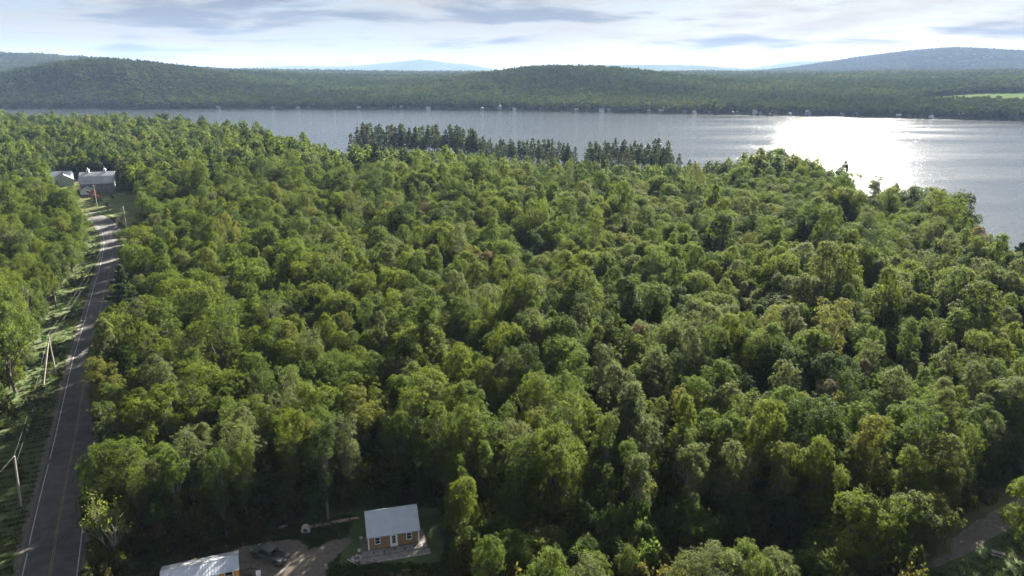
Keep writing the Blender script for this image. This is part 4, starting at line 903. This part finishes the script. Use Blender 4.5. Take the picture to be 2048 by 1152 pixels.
MB().raw([(-.965,-.74,1.2),(-.965,.74,1.2),(-.915,.64,1.7),(-.915,-.64,1.7),(-.9,-.74,1.2),(-.9,.74,1.2),(-.86,.64,1.7),(-.86,-.64,1.7)], [(0,3,2,1),(4,5,6,7),(0,1,5,4),(1,2,6,5),(2,3,7,6),(3,0,4,7)]).build('rear_window', M['glass'], cbm)
MB().box(-2.72, -1.02, -.80, .80, 1.09, 1.135).build('bed_cover', M['black_plastic'], tk, .015)
for s in (-1, 1): MB().box(-2.80, -.98, s*.88 - .06, s*.88 + .06, 1.085, 1.15).build('bed_rail', M['truck_paint'], tk, .02)
MB().box(-2.87, -2.75, -.94, .94, 1.085, 1.14).build('tailgate_top', M['truck_paint'], tk, .02)
for x in (-1.92, 1.93):
    for s in (-1, 1):
        w = MB().tube([(x, s*.72, .4), (x, s*.74, .4), (x, s*.96, .4), (x, s*.98, .4)], [.36, .4, .4, .36], 18).build('wheel', M['rubber'], tk)
        MB().tube([(x, s*.97, .4), (x, s*.995, .4)], [.25, .22], 14).build('rim', M['chrome'], w)
        MB().tube([(x + .47*math.cos(t), s*.97, .42 + .47*math.sin(t)) for t in np.linspace(.1, math.pi - .1, 9)], .05, 5).build('wheel_arch', M['black_plastic'], tk)
for s in (-1, 1):
    MB().box(-2.915, -2.86, s*.88 - .05, s*.88 + .05, .74, .98).build('tail_light', M['red_lens'], tk); MB().box(2.70, 2.80, s*.72 - .18, s*.72 + .18, .78, .92).build('headlight', M['white_paint'], tk, .02)
    MB().box(1.05, 1.25, s*1.0 - .1, s*1.0 + .1, 1.15, 1.33).build('side_mirror', M['black_plastic'], tk, .02)
MB().box(-3.02, -2.88, -.92, .92, .46, .64).build('bumper', M['black_plastic'], tk, .03); MB().box(2.82, 2.95, -.92, .92, .46, .66).build('bumper', M['black_plastic'], tk, .03)
MB().box(-2.925, -2.885, -.17, .17, .74, .88).build('number_plate', M['white_paint'], tk); MB().box(2.79, 2.83, -.55, .55, .68, .86).build('grille', M['black_plastic'], tk)

# ---- barn group
a3, b3 = P(163, 387), P(226, 384); rz3 = math.atan2(b3[1]-a3[1], b3[0]-a3[0]); W3 = math.hypot(b3[0]-a3[0], b3[1]-a3[1]) + 1
bn = empty('barn', (a3[0], a3[1], 0), rz3); tag(bn, 'long grey barn with gambrel roof and two white cupolas', 'barn')
DB = 11; gam = [(0, 0), (DB, 0), (DB, 5.4), (DB - 2.2, 8.7), (DB/2, 10.6), (2.2, 8.7), (0, 5.4)]
MB().prism(gam, .05, W3 - .05, 'x').build('wall', M['grey_siding'], bn)
for x0_, x1_ in ((-.02, .045), (W3 - .045, W3 + .02)): MB().prism([(p_*.995 + .03, q_*.99) for p_, q_ in gam], x0_, x1_, 'x').build('gable_wall', M['grey_green'], bn)
br = MB().prism([(-.5, 4.9), (2.1, 8.75), (DB/2, 10.72), (DB/2, 10.92), (2.0, 8.95), (-.65, 5.0)], -.5, W3 + .5, 'x').build('roof', M['barn_roof'], bn)
MB().prism([(DB + .5, 4.9), (DB - 2.1, 8.75), (DB/2 + .004, 10.72), (DB/2 + .004, 10.92), (DB - 2.0, 8.95), (DB + .65, 5.0)], -.5, W3 + .5, 'x').build('roof', M['barn_roof'], bn)
for x in (W3*.23, W3*.73):
    cu = MB().box(x - .6, x + .6, DB/2 - .6, DB/2 + .6, 10.5, 11.9).build('cupola', M['white_paint'], bn)
    MB().raw([(x-.85,DB/2-.85,11.9),(x+.85,DB/2-.85,11.9),(x+.85,DB/2+.85,11.9),(x-.85,DB/2+.85,11.9),(x,DB/2,12.9)], [(0,3,2,1),(0,1,4),(1,2,4),(2,3,4),(3,0,4)]).build('cupola_roof', M['white_paint'], cu)
    MB().tube([(x, DB/2, 12.8), (x, DB/2, 13.7)], .05, 5).build('spire', M['white_paint'], cu)
    MB().box(x - .35, x + .35, DB/2 - .64, DB/2 - .602, 10.9, 11.6).build('louvre', M['grey_siding'], cu)
for x in (W3*.43, W3*.66): MB().raw([(x-.35,.55,6.78),(x+.35,.55,6.78),(x+.35,1.2,7.75),(x-.35,1.2,7.75),(x-.35,.7,6.6),(x+.35,.7,6.6),(x+.35,1.35,7.6),(x-.35,1.35,7.6)], [(0,1,2,3),(7,6,5,4),(0,4,5,1),(1,5,6,2),(2,6,7,3),(3,7,4,0)]).build('skylight', M['black_plastic'], br)
window(bn, W3*.74, 2.4, 1.5, .8, 0); window(bn, W3*.53, 2.2, .7, .9, 0); MB().box(-.07, -.025, 2.4, 5.2, 0, 3.6).build('barn_door', M['white_paint'], bn)
sh = empty('white_shed', (a3[0], a3[1], 0), rz3); tag(sh, 'small white gabled shed in front of the grey barn', 'shed')
MB().prism([(.6, 0), (6.2, 0), (6.2, 2.4), (3.4, 3.7), (.6, 2.4)], -5.2, -.3, 'y').build('wall', M['white_paint'], sh)
MB().prism([(.2, 2.3), (3.4, 3.82), (3.4, 3.98), (.1, 2.42)], -5.5, -.15).build('roof', M['barn_roof'], sh); MB().prism([(6.6, 2.3), (3.404, 3.82), (3.404, 3.98), (6.7, 2.42)], -5.5, -.15).build('roof', M['barn_roof'], sh)
MB().box(3.6, 4.6, -5.26, -5.203, 1.2, 1.9).build('window', M['glass'], sh); MB().box(.53, .597, -4.6, -1.0, .05, 2.1).build('shed_door', M['grey_siding'], sh)
wg = P(133, 372); wh = empty('farmhouse', (wg[0], wg[1], 0), rz3 + .35); tag(wh, 'dark low farmhouse with patchy rust and white metal roof', 'house')
MB().prism([(-4, 0), (4, 0), (4, 3.6), (0, 6.0), (-4, 3.6)], 0, 12, 'y').build('wall', M['grey_green'], wh)
MB().prism([(-4.5, 3.4), (0, 6.1), (0, 6.3), (-4.6, 3.52)], -.4, 12.4).build('roof', M['rust_roof'], wh); MB().prism([(4.5, 3.4), (.004, 6.1), (.004, 6.3), (4.6, 3.52)], -.4, 12.4).build('roof', M['rust_roof'], wh)
MB().box(-.4, .4, 8, 8.8, 5.5, 7.6).build('chimney', M['far_brown'], wh); MB().prism([(-4.1, 3.35), (0, 5.75), (4.1, 3.35), (4.1, 3.65), (0, 6.05), (-4.1, 3.65)], -.06, -.01).build('bargeboard', M['white_paint'], wh)
wl = P(113, 366); w2h = empty('farm_outbuilding', (wl[0], wl[1], 0), rz3); tag(w2h, 'low building with pale blue metal roof behind roadside trees', 'house')
MB().prism([(0, 0), (7, 0), (7, 4.2), (3.5, 6.2), (0, 4.2)], -5, 8, 'x').build('wall', M['white_paint'], w2h)
MB().prism([(-.5, 3.95), (3.5, 6.3), (3.5, 6.5), (-.6, 4.08)], -5.4, 8.4, 'x').build('roof', M['roof_metal'], w2h); MB().prism([(7.5, 3.95), (3.504, 6.3), (3.504, 6.5), (7.6, 4.08)], -5.4, 8.4, 'x').build('roof', M['roof_metal'], w2h)
# yard plants by the barn
for px, py, s, col, lab, nm in [(190,402,.62,(.13,.055,.05),'dark red-leaved tree on the lawn before the barn','leafy_tree'), (185,414,.26,(.03,.05,.02),'small dark round shrub by the road end','shrub'), (215,414,.22,(.035,.05,.02),'low dark shrub on the sunlit barn lawn','shrub'), (226,398,.28,(.14,.03,.02),'small red shrub at the corner of the barn','shrub'), (217,424,.16,(.12,.05,.03),'tiny russet bush near the road bend','shrub')]:
    q = P(px, py); leaf_tree(nm, FORMS['short'][0][1], (q[0], q[1], 0), 1, s, col, lab, None, 'tree' if nm == 'leafy_tree' else 'shrub')

# ---- utility poles and wires
def pole(px, py, h, label, arm=True, rz=0.3, lean=(0, 0)):
    q = P(px, py); o = empty('utility_pole', (q[0], q[1], 0), rz); tag(o, label, 'utility pole')
    MB().tube([(0, 0, -.3), (lean[0]*.5, lean[1]*.5, h*.5), (lean[0], lean[1], h)], [.17, .15, .12], 8).build('post', M['pole'], o)
    if arm:
        MB().box(lean[0] - .9, lean[0] + .9, lean[1] - .2, lean[1] - .1, h - .6, h - .48).build('crossarm', M['pole'], o)
        for x in (-.8, 0, .8): MB().tube([(lean[0] + x, lean[1] - .15, h - .48), (lean[0] + x, lean[1] - .15, h - .3)], [.05, .035], 6).build('insulator', M['concrete'], o)
    else: MB().tube([(lean[0], lean[1], h), (lean[0], lean[1], h + .12)], [.05, .035], 6).build('insulator', M['concrete'], o)
    return Vector((q[0], q[1], h))
t4 = pole(42, 1013, 8.8, 'bare grey pole on the shaded verge', False, 0, (.75, 0)) + Vector((.75, 0, 0))
t3 = pole(112, 747, 9.2, 'grey pole with a slanting brace pole on the verge', False)
q = P(86, 771); bm_ = empty('brace_pole', (q[0], q[1], 0), 0); tag(bm_, 'slanting brace pole leaning on the upright pole', 'pole'); dxy = Vector((t3.x - q[0], t3.y - q[1], 0))
MB().tube([(0, 0, -.3), (dxy.x*.97, dxy.y*.97, 8.1)], [.16, .12], 8).build('post', M['pole'], bm_); MB().tube([(dxy.x*.93, dxy.y*.93, 7.6), (dxy.x*.99, dxy.y*.99, 8.2)], .17, 8).build('clamp', M['wire'], bm_)
t2 = pole(254, 461, 10.5, 'pole beside the pale side road mouth', False)
t1 = pole(195, 416, 11.5, 'pole on the lawn in front of the grey barn', True)
t5 = pole(1783, 1062, 9.5, 'pole with a bracket arm behind the yellow-green trees', False)
a5 = bpy.data.objects[[o.name for o in SC.objects if o.name.startswith('utility_pole')][-1]]; MB().tube([(0,0,9.1), (.8,0,9.25), (1.2,0,9.1)], .05, 6).build('bracket_arm', M['wire'], a5)
def wire(a, b, sag, label):
    pts_ = [a.lerp(b, t) - Vector((0, 0, sag*4*t*(1-t))) for t in np.linspace(0, 1, 13)]
    tag(MB().tube(pts_, .012, 4).build('overhead_wire', M['wire']), label, 'wire')
up = Vector((0, 0, .1)); lo = Vector((0, 0, -1.2)); off = Vector((P(0, 1200)[0] - 8, P(0, 1200)[1], 8.8))
wire(off, t4 + up, .7, 'overhead wire running from the bare grey pole past the road'); wire(t4 + up, t3 + up, .9, 'upper wire between the bare pole and the braced pole'); wire(t4 + lo, t3 + lo, 1.1, 'lower wire between the bare pole and the braced pole')
wire(t3 + up, t2 + up, 1.8, 'upper wire crossing the road from the braced pole'); wire(t3 + lo, t2 + lo, 2.1, 'lower wire crossing the road from the braced pole'); wire(t2 + up, t1 + up, .8, 'wire from the side road pole to the barn pole')

# ---- cottages along the far shore
def cottage(px, py, w, h, wall, roof, label, storeys=1, gable=True, back=8):
    x, y = P(px, py, LAKE_Z); r = math.hypot(x, y); th = math.atan2(x, y); rff = np.interp(math.degrees(th), FA, FR)
    rr = rff + back; x, y = rr*math.sin(th), rr*math.cos(th); z = max(gz(x, y), LAKE_Z + .6)
    o = empty('cottage', (x, y, z), -th + rk.uniform(-.3, .3)); tag(o, label, 'cottage', 'cottages along the far shore')
    d = w*.9; rh = h + w*.32
    if gable: pr, ax = [(-w/2, -1), (w/2, -1), (w/2, h), (0, rh), (-w/2, h)], 'y'
    else: pr, ax = [(-d/2, -1), (d/2, -1), (d/2, h), (0, rh), (-d/2, h)], 'x'
    e = d/2 if gable else w/2
    MB().prism(pr, -e, e, ax).build('wall', M[wall], o); m_ = w/2 if gable else d/2
    MB().prism([(-m_-.4, h-.25), (0, rh+.05), (0, rh+.3), (-m_-.5, h-.05)], -e-.4, e+.4, ax).build('roof', M[roof], o); MB().prism([(m_+.4, h-.25), (.004, rh+.05), (.004, rh+.3), (m_+.5, h-.05)], -e-.4, e+.4, ax).build('roof', M[roof], o)
    yf = -e if gable else -d/2
    for s_ in range(storeys):
        for x_ in (-w*.25, w*.22): MB().box(x_-.55, x_+.55, yf-.06, yf-.01, .9 + s_*2.7, 2.1 + s_*2.7).build('window', M['glass'], o)
    MB().box(-.4, .5, yf-.05, yf-.012, -.2, .8).build('door_panel', M[roof], o)
WL = {'white_paint': 'white', 'far_grey': 'grey', 'far_brown': 'brown', 'grey_green': 'grey-green'}; RL = {'barn_roof': 'grey-roofed', 'roof_dark': 'dark-roofed', 'roof_metal': 'pale-roofed', 'far_brown': 'brown-roofed'}
cl = [437,547,569,596,619,668,718,789,804,857,964,1000,1017,1029,1046,1083,1110,1153,1174,1203,1219,1252,1298,1322,1370,1389,1420,1466,1476,1511,1522,1544,1580,1617,1686,1713,1799,1821,1845,1865,1926]
bright = {668,857,1029,1203,1252,1389,1511,1544,1865}
for i, px in enumerate(cl):
    wall = 'white_paint' if px in bright else rk.choice(['far_grey', 'far_brown', 'grey_green', 'far_grey']); roof = rk.choice(['barn_roof', 'roof_dark', 'barn_roof', 'roof_dark', 'far_brown']); st_ = 2 if px in (1000, 1252, 1511, 1617, 1174) else 1; gb = rk.random() < .6
    cottage(px, 220, rk.uniform(5.5, 9.0), 2.7 if st_ == 1 else 5.6, wall, roof, f'{RL[roof]} {WL[wall]} {"two-storey" if st_ == 2 else "low"} cottage {"with gable facing" if gb else "lying along"} the far shore water', st_, gb, rk.uniform(3, 20))
cottage(1163, 200, 13, 5.5, 'white_paint', 'barn_roof', 'wide white house set uphill behind the far shore cottages', 2, False, 70)
cottage(690, 183, 13, 5.0, 'white_paint', 'roof_metal', 'white house high on the far wooded slope', 2, False, 420); cottage(1681, 143, 20, 6, 'white_paint', 'roof_metal', 'white barn far up on the wooded plateau', 1, False, 1300)

# ------------------------------------------------------------------ haze: one closed box of thin air round everything
hzm, hnt, hout = new_mat('haze'); pv = N(hnt, 'ShaderNodeVolumePrincipled'); pv.inputs['Color'].default_value = (.40, .56, .90, 1); pv.inputs['Density'].default_value = 4e-5; pv.inputs['Anisotropy'].default_value = 0.0
hnt.links.new(pv.outputs[0], hout.inputs['Volume'])
tag(MB().box(-17500, 17500, -17500, 17500, -16, 330).build('haze', hzm), 'thin blue haze in the air', kind='stuff')
